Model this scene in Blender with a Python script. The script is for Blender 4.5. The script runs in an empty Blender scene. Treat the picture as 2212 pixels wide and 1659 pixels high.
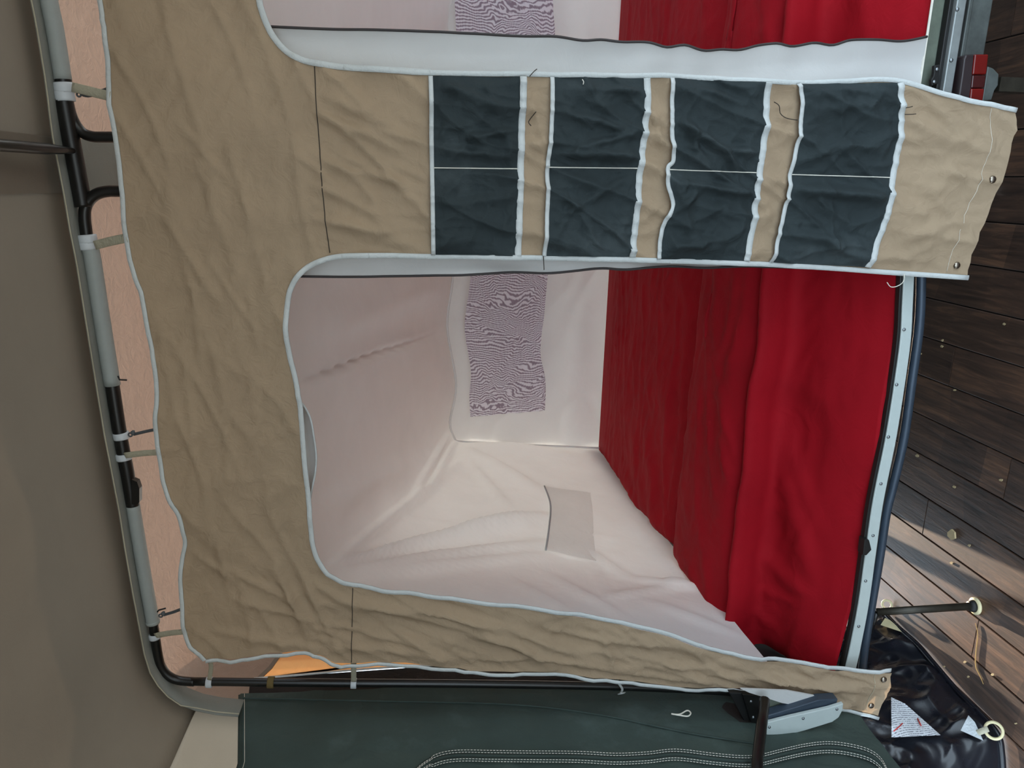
import bpy, math, random
import numpy as np
from mathutils import Matrix, Vector
from mathutils.geometry import delaunay_2d_cdt

random.seed(7)
SC = bpy.context.scene
COL = SC.collection

# ------------------------------------------------------------------ camera
FPX = 1660.0                     # focal length in pixels of the 2212 x 1659 frame
CAM_H = 1.65
PITCH = math.atan(181 / 1660.0)
YAW = math.atan(438 / math.hypot(1660, 181))
_fh = np.array([-math.sin(YAW), math.cos(YAW), 0.0])
VR = np.array([math.cos(YAW), math.sin(YAW), 0.0])
VF = _fh * math.cos(PITCH) - np.array([0, 0, 1.0]) * math.sin(PITCH)
VU = np.cross(VR, VF)
CP = np.array([0.0, 0.0, CAM_H])
cam_data = bpy.data.cameras.new('camera')
cam_data.sensor_width = 36.0
cam_data.lens = FPX / 2212.0 * 36.0
cam_data.clip_start = 0.05
cam = bpy.data.objects.new('camera', cam_data)
COL.objects.link(cam)
# the phone was held upright and the file lies on its side: world up points to the left of the frame
m = Matrix.Identity(4)
for i in range(3):
    m[i][0] = -VU[i]
    m[i][1] = VR[i]
    m[i][2] = -VF[i]
    m[i][3] = CP[i]
cam.matrix_world = m
SC.camera = cam

# ------------------------------------------------------------------ light
world = bpy.data.worlds.new('world')
SC.world = world
world.use_nodes = True
bg = world.node_tree.nodes['Background']
bg.inputs[0].default_value = (0.70, 0.86, 1.0, 1)
bg.inputs[1].default_value = 1.75
sun_data = bpy.data.lights.new('sun', 'SUN')
sun_data.energy = 8.5
sun_data.angle = math.radians(0.6)
sun_data.color = (1.0, 0.80, 0.60)
sun = bpy.data.objects.new('sun', sun_data)
COL.objects.link(sun)
SUN_DIR = Vector((0.16, -1.0, -0.105))
sun.rotation_euler = SUN_DIR.to_track_quat('-Z', 'Y').to_euler()
sun.location = (-2, 8, 3)
SC.view_settings.view_transform = 'Standard'
SC.view_settings.look = 'None'
SC.view_settings.gamma = 1.0
SC.view_settings.use_curve_mapping = False
SC.view_settings.exposure = 1.15

# ------------------------------------------------------------------ maths helpers
def ray(x, y):
    return VF * FPX + VR * (829.5 - y) - VU * (x - 1106.0)
def on_plane(x, y, p0, n):
    d = ray(x, y); n = np.array(n, float)
    return CP + d * (np.dot(np.array(p0, float) - CP, n) / np.dot(d, n))
def onY(x, y, Y): return on_plane(x, y, (0, Y, 0), (0, 1, 0))
def onX(x, y, X): return on_plane(x, y, (X, 0, 0), (1, 0, 0))
def onZ(x, y, Z): return on_plane(x, y, (0, 0, Z), (0, 0, 1))
def proj(P):
    v = np.asarray(P, float) - CP
    k = FPX / np.maximum(v @ VF, 1e-3)
    return 1106.0 - (v @ VU) * k, 829.5 - (v @ VR) * k

def perlin(x, y, seed=0):
    rng = np.random.RandomState(seed)
    perm = rng.permutation(512)
    ang = rng.rand(512) * 2 * np.pi
    x = np.asarray(x, float); y = np.asarray(y, float)
    xi = np.floor(x).astype(int); yi = np.floor(y).astype(int)
    xf = x - xi; yf = y - yi
    u = xf * xf * xf * (xf * (xf * 6 - 15) + 10)
    v = yf * yf * yf * (yf * (yf * 6 - 15) + 10)
    def g(ix, iy, dx, dy):
        a = ang[perm[(perm[ix % 512] + iy) % 512]]
        return np.cos(a) * dx + np.sin(a) * dy
    a = g(xi, yi, xf, yf); b = g(xi + 1, yi, xf - 1, yf)
    c = g(xi, yi + 1, xf, yf - 1); d = g(xi + 1, yi + 1, xf - 1, yf - 1)
    return (a * (1 - u) + b * u) * (1 - v) + (c * (1 - u) + d * u) * v

def ridged(x, y, seed, fx, fy, ang=0.0, sharp=2.0, warp=0.6):
    ca, sa = math.cos(ang), math.sin(ang)
    a = (x * ca + y * sa) * fx
    b = (-x * sa + y * ca) * fy
    a2 = a + warp * perlin(a * .7 + 9.1, b * .7, seed + 1)
    b2 = b + warp * perlin(a * .7, b * .7 + 4.7, seed + 2)
    n = perlin(a2, b2, seed)
    return np.clip(1 - np.abs(n) * 2.4, 0, 1) ** sharp

def crease(px, py, lines):
    """folds along pixel segments of the photograph, given as x0,y0,x1,y1,width,height"""
    out = np.zeros_like(px)
    for (x0, y0, x1, y1, w, a) in lines:
        dx, dy = x1 - x0, y1 - y0
        L2 = dx * dx + dy * dy
        t = np.clip(((px - x0) * dx + (py - y0) * dy) / L2, 0, 1)
        ex = px - x0 - t * dx; ey = py - y0 - t * dy
        d = np.sqrt(ex * ex + ey * ey)
        side = np.sign((px - x0) * dy - (py - y0) * dx)
        taper = np.clip(np.sin(np.pi * np.clip(t, .03, .97)), 0, 1) ** .6
        q = d / w
        out += a * taper * (np.exp(-q * q) - .45 * side * q * np.exp(-q * q * .6))
    return out

def catmull(pts, per=6):
    P = [np.array(p, float) for p in pts]
    if len(P) < 3:
        return [P[0] + (P[-1] - P[0]) * k / (per * 2) for k in range(per * 2 + 1)]
    out = []
    for i in range(len(P) - 1):
        p0 = P[max(i - 1, 0)]; p1 = P[i]; p2 = P[i + 1]; p3 = P[min(i + 2, len(P) - 1)]
        for k in range(per):
            t = k / per
            out.append(.5 * (2 * p1 + (p2 - p0) * t + (2 * p0 - 5 * p1 + 4 * p2 - p3) * t * t + (3 * p1 - p0 - 3 * p2 + p3) * t ** 3))
    out.append(P[-1])
    return out

def resample(pts, n):
    P = np.array(pts, float)
    d = np.r_[0, np.cumsum(np.linalg.norm(np.diff(P, axis=0), axis=1))]
    t = np.linspace(0, d[-1], n)
    return np.stack([np.interp(t, d, P[:, k]) for k in range(P.shape[1])], 1)

# ------------------------------------------------------------------ object helpers
def link(name, me, mat=None, parent=None, label=None):
    o = bpy.data.objects.new(name, me)
    COL.objects.link(o)
    if mat is not None and me is not None and not me.materials:
        me.materials.append(mat)
    if parent is not None:
        o.parent = parent
    if label:
        o['label'] = label
    return o

def thing(name, label, cat, group=None, loc=(0, 0, 0)):
    o = bpy.data.objects.new(name, None)
    COL.objects.link(o)
    o.empty_display_size = .1
    o['label'] = label; o['category'] = cat
    if group: o['group'] = group
    return o

def tag(o, label, cat, group=None):
    o['label'] = label; o['category'] = cat
    if group: o['group'] = group
    return o

def mesh(name, verts, faces, smooth=True):
    me = bpy.data.meshes.new(name)
    me.from_pydata([tuple(map(float, v)) for v in verts], [], [tuple(f) for f in faces])
    me.update()
    if smooth:
        me.polygons.foreach_set('use_smooth', [True] * len(me.polygons))
    return me

def flat_recalc(me):
    import bmesh
    bm = bmesh.new(); bm.from_mesh(me)
    bmesh.ops.recalc_face_normals(bm, faces=bm.faces)
    bm.to_mesh(me); bm.free()
    return me

def grid_mesh(name, G):
    n, k = G.shape[:2]
    idx = np.arange(n * k).reshape(n, k)
    f = np.stack([idx[:-1, :-1], idx[1:, :-1], idx[1:, 1:], idx[:-1, 1:]], -1).reshape(-1, 4)
    return mesh(name, G.reshape(-1, 3), f.tolist())

def tube_mesh(name, pts, r, n=14, caps=True):
    P = [np.array(p, float) for p in pts]
    rs = r if hasattr(r, '__len__') else [r] * len(P)
    V, Fc = [], []
    prev = None
    for i, p in enumerate(P):
        t = P[min(i + 1, len(P) - 1)] - P[max(i - 1, 0)]
        t /= np.linalg.norm(t)
        if prev is None:
            a = np.array([0, 0, 1.0]) if abs(t[2]) < .9 else np.array([1.0, 0, 0])
            u = np.cross(t, a)
        else:
            u = prev - t * np.dot(prev, t)
        u /= np.linalg.norm(u); prev = u
        w = np.cross(t, u)
        for k in range(n):
            a = 2 * math.pi * k / n
            V.append(p + rs[i] * (math.cos(a) * u + math.sin(a) * w))
    for i in range(len(P) - 1):
        for k in range(n):
            Fc.append((i * n + k, i * n + (k + 1) % n, (i + 1) * n + (k + 1) % n, (i + 1) * n + k))
    if caps:
        Fc.append(tuple(range(n))[::-1])
        Fc.append(tuple((len(P) - 1) * n + k for k in range(n)))
    me = mesh(name, V, Fc)
    return flat_recalc(me)

def prism_mesh(name, poly3, off, smooth=False):
    """solid plate: a planar 3D polygon and its copy moved by off"""
    n = len(poly3)
    off = np.array(off, float)
    V = [np.array(p, float) for p in poly3] + [np.array(p, float) + off for p in poly3]
    Fc = [tuple(range(n)), tuple(range(2 * n - 1, n - 1, -1))]
    for k in range(n):
        Fc.append((k, n + k, n + (k + 1) % n, (k + 1) % n))
    return flat_recalc(mesh(name, V, Fc, smooth))

def box_mesh(name, c, s):
    x, y, z = c; a, b, d = s[0] / 2, s[1] / 2, s[2] / 2
    return prism_mesh(name, [(x - a, y - b, z - d), (x + a, y - b, z - d), (x + a, y + b, z - d), (x - a, y + b, z - d)], (0, 0, 2 * d))

def bevel(o, w=.003, seg=2):
    b = o.modifiers.new('bevel', 'BEVEL'); b.width = w; b.segments = seg; b.limit_method = 'ANGLE'
    return o

def ribbon_mesh(name, pts, width, normal, thick=.002, lift=0.0):
    """flat tape with a slightly crowned face, pts along its middle; normal faces the viewer"""
    P = [np.array(p, float) for p in pts]
    V, Fc = [], []
    prof = [(-.5, 0), (-.46, 1), (0, 1.35), (.46, 1), (.5, 0), (0, -.05)]
    ws = width if hasattr(width, '__len__') else [width] * len(P)
    for i, p in enumerate(P):
        N = np.array(normal[i] if hasattr(normal[0], '__len__') else normal, float)
        t = P[min(i + 1, len(P) - 1)] - P[max(i - 1, 0)]
        t /= np.linalg.norm(t)
        s = np.cross(t, N); s /= np.linalg.norm(s)
        for a, b in prof:
            V.append(p + s * a * ws[i] + N * (lift + b * thick))
    n = len(prof)
    for i in range(len(P) - 1):
        for k in range(n):
            Fc.append((i * n + k, i * n + (k + 1) % n, (i + 1) * n + (k + 1) % n, (i + 1) * n + k))
    Fc.append(tuple(range(n))[::-1]); Fc.append(tuple((len(P) - 1) * n + k for k in range(n)))
    return flat_recalc(mesh(name, V, Fc))

def dome_mesh(name, c, axis, r, h, n=16, rings=5):
    axis = np.array(axis, float); axis /= np.linalg.norm(axis)
    a = np.array([0, 0, 1.0]) if abs(axis[2]) < .9 else np.array([1.0, 0, 0])
    u = np.cross(axis, a); u /= np.linalg.norm(u); w = np.cross(axis, u)
    V, Fc = [], []
    c = np.array(c, float)
    for i in range(rings):
        t = i / rings * math.pi / 2
        for k in range(n):
            q = 2 * math.pi * k / n
            V.append(c + r * math.cos(t) * (math.cos(q) * u + math.sin(q) * w) + axis * h * math.sin(t))
    V.append(c + axis * h)
    for i in range(rings - 1):
        for k in range(n):
            Fc.append((i * n + k, i * n + (k + 1) % n, (i + 1) * n + (k + 1) % n, (i + 1) * n + k))
    for k in range(n):
        Fc.append(((rings - 1) * n + k, (rings - 1) * n + (k + 1) % n, rings * n))
    Fc.append(tuple(range(n))[::-1])
    return flat_recalc(mesh(name, V, Fc))

def torus_mesh(name, c, axis, R, r, n=28, k=10):
    axis = np.array(axis, float); axis /= np.linalg.norm(axis)
    a = np.array([0, 0, 1.0]) if abs(axis[2]) < .9 else np.array([1.0, 0, 0])
    u = np.cross(axis, a); u /= np.linalg.norm(u); w = np.cross(axis, u)
    V, Fc = [], []
    for i in range(n):
        q = 2 * math.pi * i / n
        d = math.cos(q) * u + math.sin(q) * w
        for j in range(k):
            s = 2 * math.pi * j / k
            V.append(np.array(c) + d * (R + r * math.cos(s)) + axis * r * math.sin(s))
    for i in range(n):
        for j in range(k):
            Fc.append((i * k + j, ((i + 1) % n) * k + j, ((i + 1) % n) * k + (j + 1) % k, i * k + (j + 1) % k))
    return flat_recalc(mesh(name, V, Fc))

def inside(poly, x, y):
    c = np.zeros(x.shape, bool)
    n = len(poly)
    for i in range(n):
        x0, y0 = poly[i]; x1, y1 = poly[(i + 1) % n]
        if y0 == y1: continue
        hit = ((y0 > y) != (y1 > y)) & (x < (x1 - x0) * (y - y0) / (y1 - y0) + x0)
        c ^= hit
    return c

def fill2d(poly, res):
    """triangulates a 2D outline with a regular field of inner points"""
    P = np.array(poly, float)
    lo, hi = P.min(0), P.max(0)
    gx = np.arange(lo[0] + res / 2, hi[0], res); gy = np.arange(lo[1] + res / 2, hi[1], res * .9)
    X, Y = np.meshgrid(gx, gy)
    X = X + (np.arange(len(gy)) % 2)[:, None] * res / 2
    X = X.ravel(); Y = Y.ravel()
    k = inside(poly, X, Y)
    X, Y = X[k], Y[k]
    dmin = np.full(X.shape, 9.0)
    for i in range(len(P)):
        a = P[i]; b = P[(i + 1) % len(P)]
        d = b - a; L = d @ d
        if L == 0: continue
        t = np.clip(((X - a[0]) * d[0] + (Y - a[1]) * d[1]) / L, 0, 1)
        dmin = np.minimum(dmin, np.hypot(X - a[0] - t * d[0], Y - a[1] - t * d[1]))
    k = dmin > res * .4
    pts = [Vector(p) for p in P] + [Vector((a, b)) for a, b in zip(X[k], Y[k])]
    n = len(P)
    r = delaunay_2d_cdt(pts, [], [list(range(n))], 1, 1e-5)
    V = np.array([(v[0], v[1]) for v in r[0]])
    return V, [tuple(f) for f in r[2]]

# ------------------------------------------------------------------ materials
def lin(c):
    return tuple(((v / 255) / 12.92 if v / 255 <= .04045 else ((v / 255 + .055) / 1.055) ** 2.4) for v in c) + (1,)

def nodes_of(name):
    mt = bpy.data.materials.new(name); mt.use_nodes = True
    nt = mt.node_tree
    for n in list(nt.nodes): nt.nodes.remove(n)
    out = nt.nodes.new('ShaderNodeOutputMaterial')
    return mt, nt, out

def N(nt, t, **kw):
    n = nt.nodes.new(t)
    for k, v in kw.items():
        if k in n.inputs: n.inputs[k].default_value = v
        else: setattr(n, k, v)
    return n

def ramp(nt, stops):
    r = nt.nodes.new('ShaderNodeValToRGB')
    e = r.color_ramp.elements
    while len(e) < len(stops): e.new(.5)
    for q, (p, c) in zip(e, stops):
        q.position = p; q.color = c
    return r

def scaled(c, k): return tuple(min(1, v * k) for v in c[:3]) + (1,)

def fabric(name, col, trans=0.0, tcol=None, rough=.9, mottle=.12, mscale=6, wrinkle=.25, wscale=22, weave=.15, spec=.2, dust=None):
    mt, nt, out = nodes_of(name)
    L = nt.links.new
    tc = N(nt, 'ShaderNodeTexCoord')
    c = lin(col)
    n1 = N(nt, 'ShaderNodeTexNoise', Scale=mscale, Detail=6.0, Roughness=.6)
    L(tc.outputs['Object'], n1.inputs['Vector'])
    stops = [(.3, scaled(c, 1 - mottle)), (.7, scaled(c, 1 + mottle))]
    if dust: stops = [(.3, scaled(c, 1 - mottle)), (.55, c), (.75, lin(dust))]
    r = ramp(nt, stops)
    L(n1.outputs['Fac'], r.inputs['Fac'])
    # crumple relief and weave
    n2 = N(nt, 'ShaderNodeTexNoise', Scale=wscale, Detail=4.0, Roughness=.55, Distortion=1.2)
    L(tc.outputs['Object'], n2.inputs['Vector'])
    n3 = N(nt, 'ShaderNodeTexNoise', Scale=420.0, Detail=2.0)
    L(tc.outputs['Object'], n3.inputs['Vector'])
    b1 = N(nt, 'ShaderNodeBump', Strength=wrinkle, Distance=.02)
    L(n2.outputs['Fac'], b1.inputs['Height'])
    b2 = N(nt, 'ShaderNodeBump', Strength=weave, Distance=.002)
    L(n3.outputs['Fac'], b2.inputs['Height'])
    L(b1.outputs['Normal'], b2.inputs['Normal'])
    p = N(nt, 'ShaderNodeBsdfPrincipled', Roughness=rough)
    p.inputs['Specular IOR Level'].default_value = spec
    L(r.outputs['Color'], p.inputs['Base Color']); L(b2.outputs['Normal'], p.inputs['Normal'])
    if trans > 0:
        tr = N(nt, 'ShaderNodeBsdfTranslucent')
        if tcol:
            tr.inputs['Color'].default_value = lin(tcol)
        else:
            L(r.outputs['Color'], tr.inputs['Color'])
        L(b2.outputs['Normal'], tr.inputs['Normal'])
        mx = N(nt, 'ShaderNodeMixShader'); mx.inputs[0].default_value = trans
        L(p.outputs[0], mx.inputs[1]); L(tr.outputs[0], mx.inputs[2])
        L(mx.outputs[0], out.inputs[0])
    else:
        L(p.outputs[0], out.inputs[0])
    return mt

def solid(name, col, rough=.5, metal=0.0, spec=.5, scratch=.12, sscale=30, coat=0.0):
    mt, nt, out = nodes_of(name)
    L = nt.links.new
    tc = N(nt, 'ShaderNodeTexCoord')
    n1 = N(nt, 'ShaderNodeTexNoise', Scale=sscale, Detail=7.0, Roughness=.65)
    L(tc.outputs['Object'], n1.inputs['Vector'])
    c = lin(col)
    r = ramp(nt, [(.3, scaled(c, 1 - scratch)), (.72, scaled(c, 1 + scratch))])
    L(n1.outputs['Fac'], r.inputs['Fac'])
    p = N(nt, 'ShaderNodeBsdfPrincipled', Roughness=rough, Metallic=metal)
    p.inputs['Specular IOR Level'].default_value = spec
    p.inputs['Coat Weight'].default_value = coat
    L(r.outputs['Color'], p.inputs['Base Color'])
    rr = N(nt, 'ShaderNodeMapRange'); rr.inputs['To Min'].default_value = max(0, rough - .08); rr.inputs['To Max'].default_value = min(1, rough + .1)
    L(n1.outputs['Fac'], rr.inputs['Value']); L(rr.outputs[0], p.inputs['Roughness'])
    L(p.outputs[0], out.inputs[0])
    return mt

def wood_material():
    mt, nt, out = nodes_of('dark_wood')
    L = nt.links.new
    tc = N(nt, 'ShaderNodeTexCoord'); oi = N(nt, 'ShaderNodeObjectInfo')
    off = N(nt, 'ShaderNodeVectorMath', operation='SCALE'); off.inputs['Scale'].default_value = 37.0
    comb = N(nt, 'ShaderNodeCombineXYZ')
    for k in range(3): L(oi.outputs['Random'], comb.inputs[k])
    L(comb.outputs[0], off.inputs[0])
    add = N(nt, 'ShaderNodeVectorMath', operation='ADD')
    L(tc.outputs['Object'], add.inputs[0]); L(off.outputs[0], add.inputs[1])
    mp = N(nt, 'ShaderNodeMapping'); mp.inputs['Scale'].default_value = (26, 2.2, 26)
    L(add.outputs[0], mp.inputs[0])
    g = N(nt, 'ShaderNodeTexNoise', Scale=2.2, Detail=9.0, Roughness=.62, Distortion=.7)
    L(mp.outputs[0], g.inputs['Vector'])
    mp2 = N(nt, 'ShaderNodeMapping'); mp2.inputs['Scale'].default_value = (.6, 3.1, .1)
    L(add.outputs[0], mp2.inputs[0])
    v = N(nt, 'ShaderNodeTexVoronoi', Scale=1.0); L(mp2.outputs[0], v.inputs['Vector'])
    sep = N(nt, 'ShaderNodeSeparateColor'); L(v.outputs['Color'], sep.inputs[0])
    r = ramp(nt, [(.25, lin((44, 34, 30))), (.5, lin((80, 60, 49))), (.75, lin((126, 92, 70)))])
    mixv = N(nt, 'ShaderNodeMath', operation='MULTIPLY_ADD'); mixv.inputs[1].default_value = .15
    L(sep.outputs[0], mixv.inputs[0])
    mm = N(nt, 'ShaderNodeMath', operation='MULTIPLY_ADD'); mm.inputs[1].default_value = .9; mm.inputs[2].default_value = -.04
    L(g.outputs['Fac'], mm.inputs[0]); L(mm.outputs[0], mixv.inputs[2])
    L(mixv.outputs[0], r.inputs['Fac'])
    p = N(nt, 'ShaderNodeBsdfPrincipled', Roughness=.46)
    p.inputs['Specular IOR Level'].default_value = .5
    L(r.outputs['Color'], p.inputs['Base Color'])
    b = N(nt, 'ShaderNodeBump', Strength=.35, Distance=.004); L(g.outputs['Fac'], b.inputs['Height'])
    L(b.outputs[0], p.inputs['Normal'])
    L(p.outputs[0], out.inputs[0])
    return mt

def netting_material():
    """fine window net over a second layer: wavy interference bands"""
    mt, nt, out = nodes_of('window_net')
    L = nt.links.new
    tc = N(nt, 'ShaderNodeTexCoord')
    nz = N(nt, 'ShaderNodeTexNoise', Scale=4.5, Detail=3.0, Roughness=.5, Distortion=.6)
    L(tc.outputs['Object'], nz.inputs['Vector'])
    sc = N(nt, 'ShaderNodeVectorMath', operation='SCALE'); sc.inputs['Scale'].default_value = .21
    L(nz.outputs['Color'], sc.inputs[0])
    ad = N(nt, 'ShaderNodeVectorMath', operation='ADD'); L(tc.outputs['Object'], ad.inputs[0]); L(sc.outputs[0], ad.inputs[1])
    w = N(nt, 'ShaderNodeTexWave', Scale=23.0, Distortion=1.5, Detail=1.0); w.bands_direction = 'X'
    w.inputs['Detail Scale'].default_value = 1.5
    L(ad.outputs[0], w.inputs['Vector'])
    w2 = N(nt, 'ShaderNodeTexWave', Scale=21.0, Distortion=1.0, Detail=0.0); w2.bands_direction = 'Z'
    L(ad.outputs[0], w2.inputs['Vector'])
    mul = N(nt, 'ShaderNodeMath', operation='MULTIPLY_ADD'); mul.inputs[1].default_value = .28
    L(w2.outputs['Fac'], mul.inputs[0]); L(w.outputs['Fac'], mul.inputs[2])
    r = ramp(nt, [(.3, lin((168, 152, 166))), (.85, lin((252, 248, 255)))])
    L(mul.outputs[0], r.inputs['Fac'])
    p = N(nt, 'ShaderNodeBsdfPrincipled', Roughness=.8); p.inputs['Specular IOR Level'].default_value = .2
    L(r.outputs['Color'], p.inputs['Base Color'])
    tr = N(nt, 'ShaderNodeBsdfTranslucent'); L(r.outputs['Color'], tr.inputs['Color'])
    mx = N(nt, 'ShaderNodeMixShader'); mx.inputs[0].default_value = .35
    L(p.outputs[0], mx.inputs[1]); L(tr.outputs[0], mx.inputs[2]); L(mx.outputs[0], out.inputs[0])
    return mt

def paper_material():
    """care label: rows of tiny grey print and two red strokes, too small to read"""
    mt, nt, out = nodes_of('printed_label')
    L = nt.links.new
    tc = N(nt, 'ShaderNodeTexCoord')
    w = N(nt, 'ShaderNodeTexWave', Scale=42.0, Distortion=.0); w.bands_direction = 'Y'
    L(tc.outputs['Object'], w.inputs['Vector'])
    nz = N(nt, 'ShaderNodeTexNoise', Scale=260.0, Detail=1.0); L(tc.outputs['Object'], nz.inputs['Vector'])
    mu = N(nt, 'ShaderNodeMath', operation='MULTIPLY'); L(w.outputs['Fac'], mu.inputs[0]); L(nz.outputs['Fac'], mu.inputs[1])
    r = ramp(nt, [(.36, lin((226, 230, 236))), (.46, lin((120, 124, 134)))])
    L(mu.outputs[0], r.inputs['Fac'])
    p = N(nt, 'ShaderNodeBsdfPrincipled', Roughness=.6)
    L(r.outputs['Color'], p.inputs['Base Color']); L(p.outputs[0], out.inputs[0])
    return mt

M = {}
M['wood'] = wood_material()
M['gap'] = solid('dark_joint_board', (18, 14, 12), .9)  # dark base board seen in the joints between planks
M['bounce_ground'] = solid('pale_bounce_ground', (196, 188, 176), .95, sscale=2)  # unseen ground, made pale to bounce light up into the tent
M['tan'] = fabric('tan_cotton', (170, 149, 124), .10, mottle=.06, wrinkle=.28, wscale=26)
M['lining'] = fabric('white_lining', (246, 245, 244), .26, mottle=.02, wrinkle=.10, wscale=9, weave=.05)
M['sheer'] = fabric('thin_white_lining', (246, 245, 244), .72, mottle=.02, wrinkle=.2, wscale=14, weave=.05)
M['strip'] = fabric('white_door_fabric', (214, 214, 212), .12, mottle=.02, wrinkle=.10, wscale=14, weave=.05)
M['tape'] = fabric('white_binding', (202, 206, 205), 0, mottle=.04, wrinkle=.2, wscale=60, rough=.7)
M['green'] = fabric('dark_green_pocket_cotton', (52, 60, 62), 0, mottle=.18, mscale=5, wrinkle=.35, wscale=20, dust=(72, 80, 82))
M['wallgreen'] = fabric('dark_green_canvas', (64, 76, 72), .06, mottle=.15, mscale=4, wrinkle=.3, wscale=12, dust=(84, 98, 95))
M['roof'] = fabric('brown_canvas', (122, 110, 95), .09, mottle=.06, mscale=3, wrinkle=.12, wscale=6)
M['roofband'] = fabric('grey_brown_canvas', (134, 124, 112), .12, mottle=.05, mscale=3, wrinkle=.1)
M['hem'] = fabric('grey_hem', (142, 144, 138), .05, mottle=.06, wrinkle=.15)
M['beige'] = fabric('daylit_beige_canvas', (150, 136, 118), .22, mottle=.04, mscale=3, wrinkle=.12, wscale=8)  # paler than the roof to carry daylight through the same canvas
M['backroof'] = fabric('sunlit_beige_canvas', (165, 145, 130), .08, tcol=(200, 164, 142), mottle=.08, mscale=14, wrinkle=.3, wscale=30)  # sunlight coming through the canvas is mixed into this colour
M['orange'] = fabric('sunlit_orange_canvas', (215, 170, 125), .40, tcol=(244, 206, 160), mottle=.06, wrinkle=.25, wscale=16)  # tan canvas with the sun's orange glow put into its colour
M['rearcanvas'] = fabric('pale_backlight_canvas', (222, 212, 200), .46, mottle=.05, wrinkle=.15, wscale=8)  # for an unseen wall, kept pale and translucent to backlight the lining
M['darkwall'] = fabric('shaded_green_canvas', (46, 42, 40), 0, mottle=.15, wrinkle=.2)  # shade on the dark green canvas painted in as brown-black
M['red'] = fabric('crimson_cotton', (155, 9, 26), 0, mottle=.08, mscale=5, wrinkle=.22, wscale=12, rough=.8)
M['net'] = netting_material()
M['zip'] = solid('dark_zip_coil', (52, 46, 46), .6)
M['thread'] = solid('pale_thread', (226, 222, 210), .8)
M['darkthread'] = solid('dark_thread', (58, 50, 42), .8)
M['steel'] = solid('black_enamelled_steel', (20, 19, 18), .32, spec=.5, scratch=.25)
M['bluetube'] = solid('blue_grey_steel', (62, 74, 88), .4, metal=.3)
M['sleeve'] = solid('grey_plastic_sleeve', (160, 166, 164), .6, scratch=.05)
M['clip'] = solid('white_plastic_clip', (206, 212, 218), .45, scratch=.05)
M['olive'] = fabric('olive_webbing', (112, 96, 62), 0, wrinkle=.2, wscale=60)
M['elastic'] = fabric('beige_elastic', (196, 190, 168), .1, wrinkle=.3, wscale=80)
M['hook'] = solid('grey_hook_cord', (86, 90, 94), .6)
M['trim'] = solid('white_painted_trim', (192, 203, 201), .4, scratch=.04)
M['alu'] = solid('dull_aluminium', (150, 156, 156), .45, metal=.5, scratch=.12)
M['galv'] = solid('weathered_galvanised_sheet', (88, 93, 91), .5, metal=.4, scratch=.3, sscale=18)
M['bodygreen'] = solid('grey_green_board', (96, 104, 92), .6, scratch=.2)
M['black'] = solid('black_rubber', (16, 16, 16), .55)
M['screw'] = solid('steel_screw', (150, 156, 160), .35, metal=.9)
M['snap'] = solid('nickel_snap', (150, 140, 128), .25, metal=1.0)
M['lens'] = solid('red_lamp_lens', (104, 14, 10), .2, spec=.5, coat=.1)
M['lensdark'] = solid('dark_red_lamp_lens', (60, 16, 16), .2, spec=.6)
M['lamp'] = solid('brown_black_lamp_housing', (44, 34, 36), .4)
M['leg'] = solid('worn_bronze_steel', (58, 54, 46), .38, metal=.5, scratch=.35)
M['cream'] = solid('cream_plastic', (222, 210, 168), .5, scratch=.1)
M['pvc'] = solid('black_pvc', (22, 24, 32), .26, spec=.6, scratch=.3, sscale=9)
M['paper'] = paper_material()
M['plainlabel'] = fabric('white_cloth_label', (206, 212, 216), 0, wrinkle=.3, wscale=60)
M['redprint'] = solid('red_print', (190, 60, 60), .6)
M['wheel'] = solid('tyre_rubber', (24, 24, 24), .8)
M['straw'] = solid('dry_straw', (176, 140, 84), .8)
M['chip'] = solid('pale_wood_chip', (190, 168, 128), .8)
M['silver'] = solid('dull_silver', (190, 186, 176), .3, metal=.9)

# ------------------------------------------------------------------ floor of planks
YB = 4.15                    # back wall of the sleeping tent
YF = 1.918                   # front edge of the trailer bed
YP = 1.885                   # tan front panel
YFR = 1.955                  # frame tubes

ground = link('ground', box_mesh('ground', (0, 2, -.09), (40, 40, .04)), M['bounce_ground'])
ground['kind'] = 'structure'
floor = link('floor', box_mesh('floor', (.1, 1.6, -.035), (5.0, 6.6, .06)), M['gap'])
floor['kind'] = 'structure'
PW = .129
plank_cache = {}
def plank(i, y0, y1):
    x0 = -.329 + PW * i
    L = round(y1 - y0, 3)
    if L not in plank_cache:
        a = PW - .0035; h = .010; c = .0018
        prof = [(-a / 2, -h), (-a / 2, -c), (-a / 2 + c, 0), (a / 2 - c, 0), (a / 2, -c), (a / 2, -h)]
        plank_cache[L] = prism_mesh('plank', [(x, -L / 2 + .0015, z) for x, z in prof], (0, L - .003, 0))
    o = link('plank', plank_cache[L], M['wood'], floor)
    o.location = (x0 + PW / 2, (y0 + y1) / 2, random.uniform(-.0006, .0006))
rng = random.Random(3)
for i in range(-16, 22):
    y = -1.7 + [0, .62, .31, .93][i % 4] - 1.2
    while y < 4.9:
        y0, y1 = max(y, -1.7), min(y + 1.2, 4.9)
        if y1 - y0 > .05: plank(i, round(y0, 2), round(y1, 2))
        y += 1.2

# ------------------------------------------------------------------ outer tent
outer = thing('outer_tent', 'brown canvas outer tent with beige and dark green side wall around the frame', 'tent')

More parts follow.
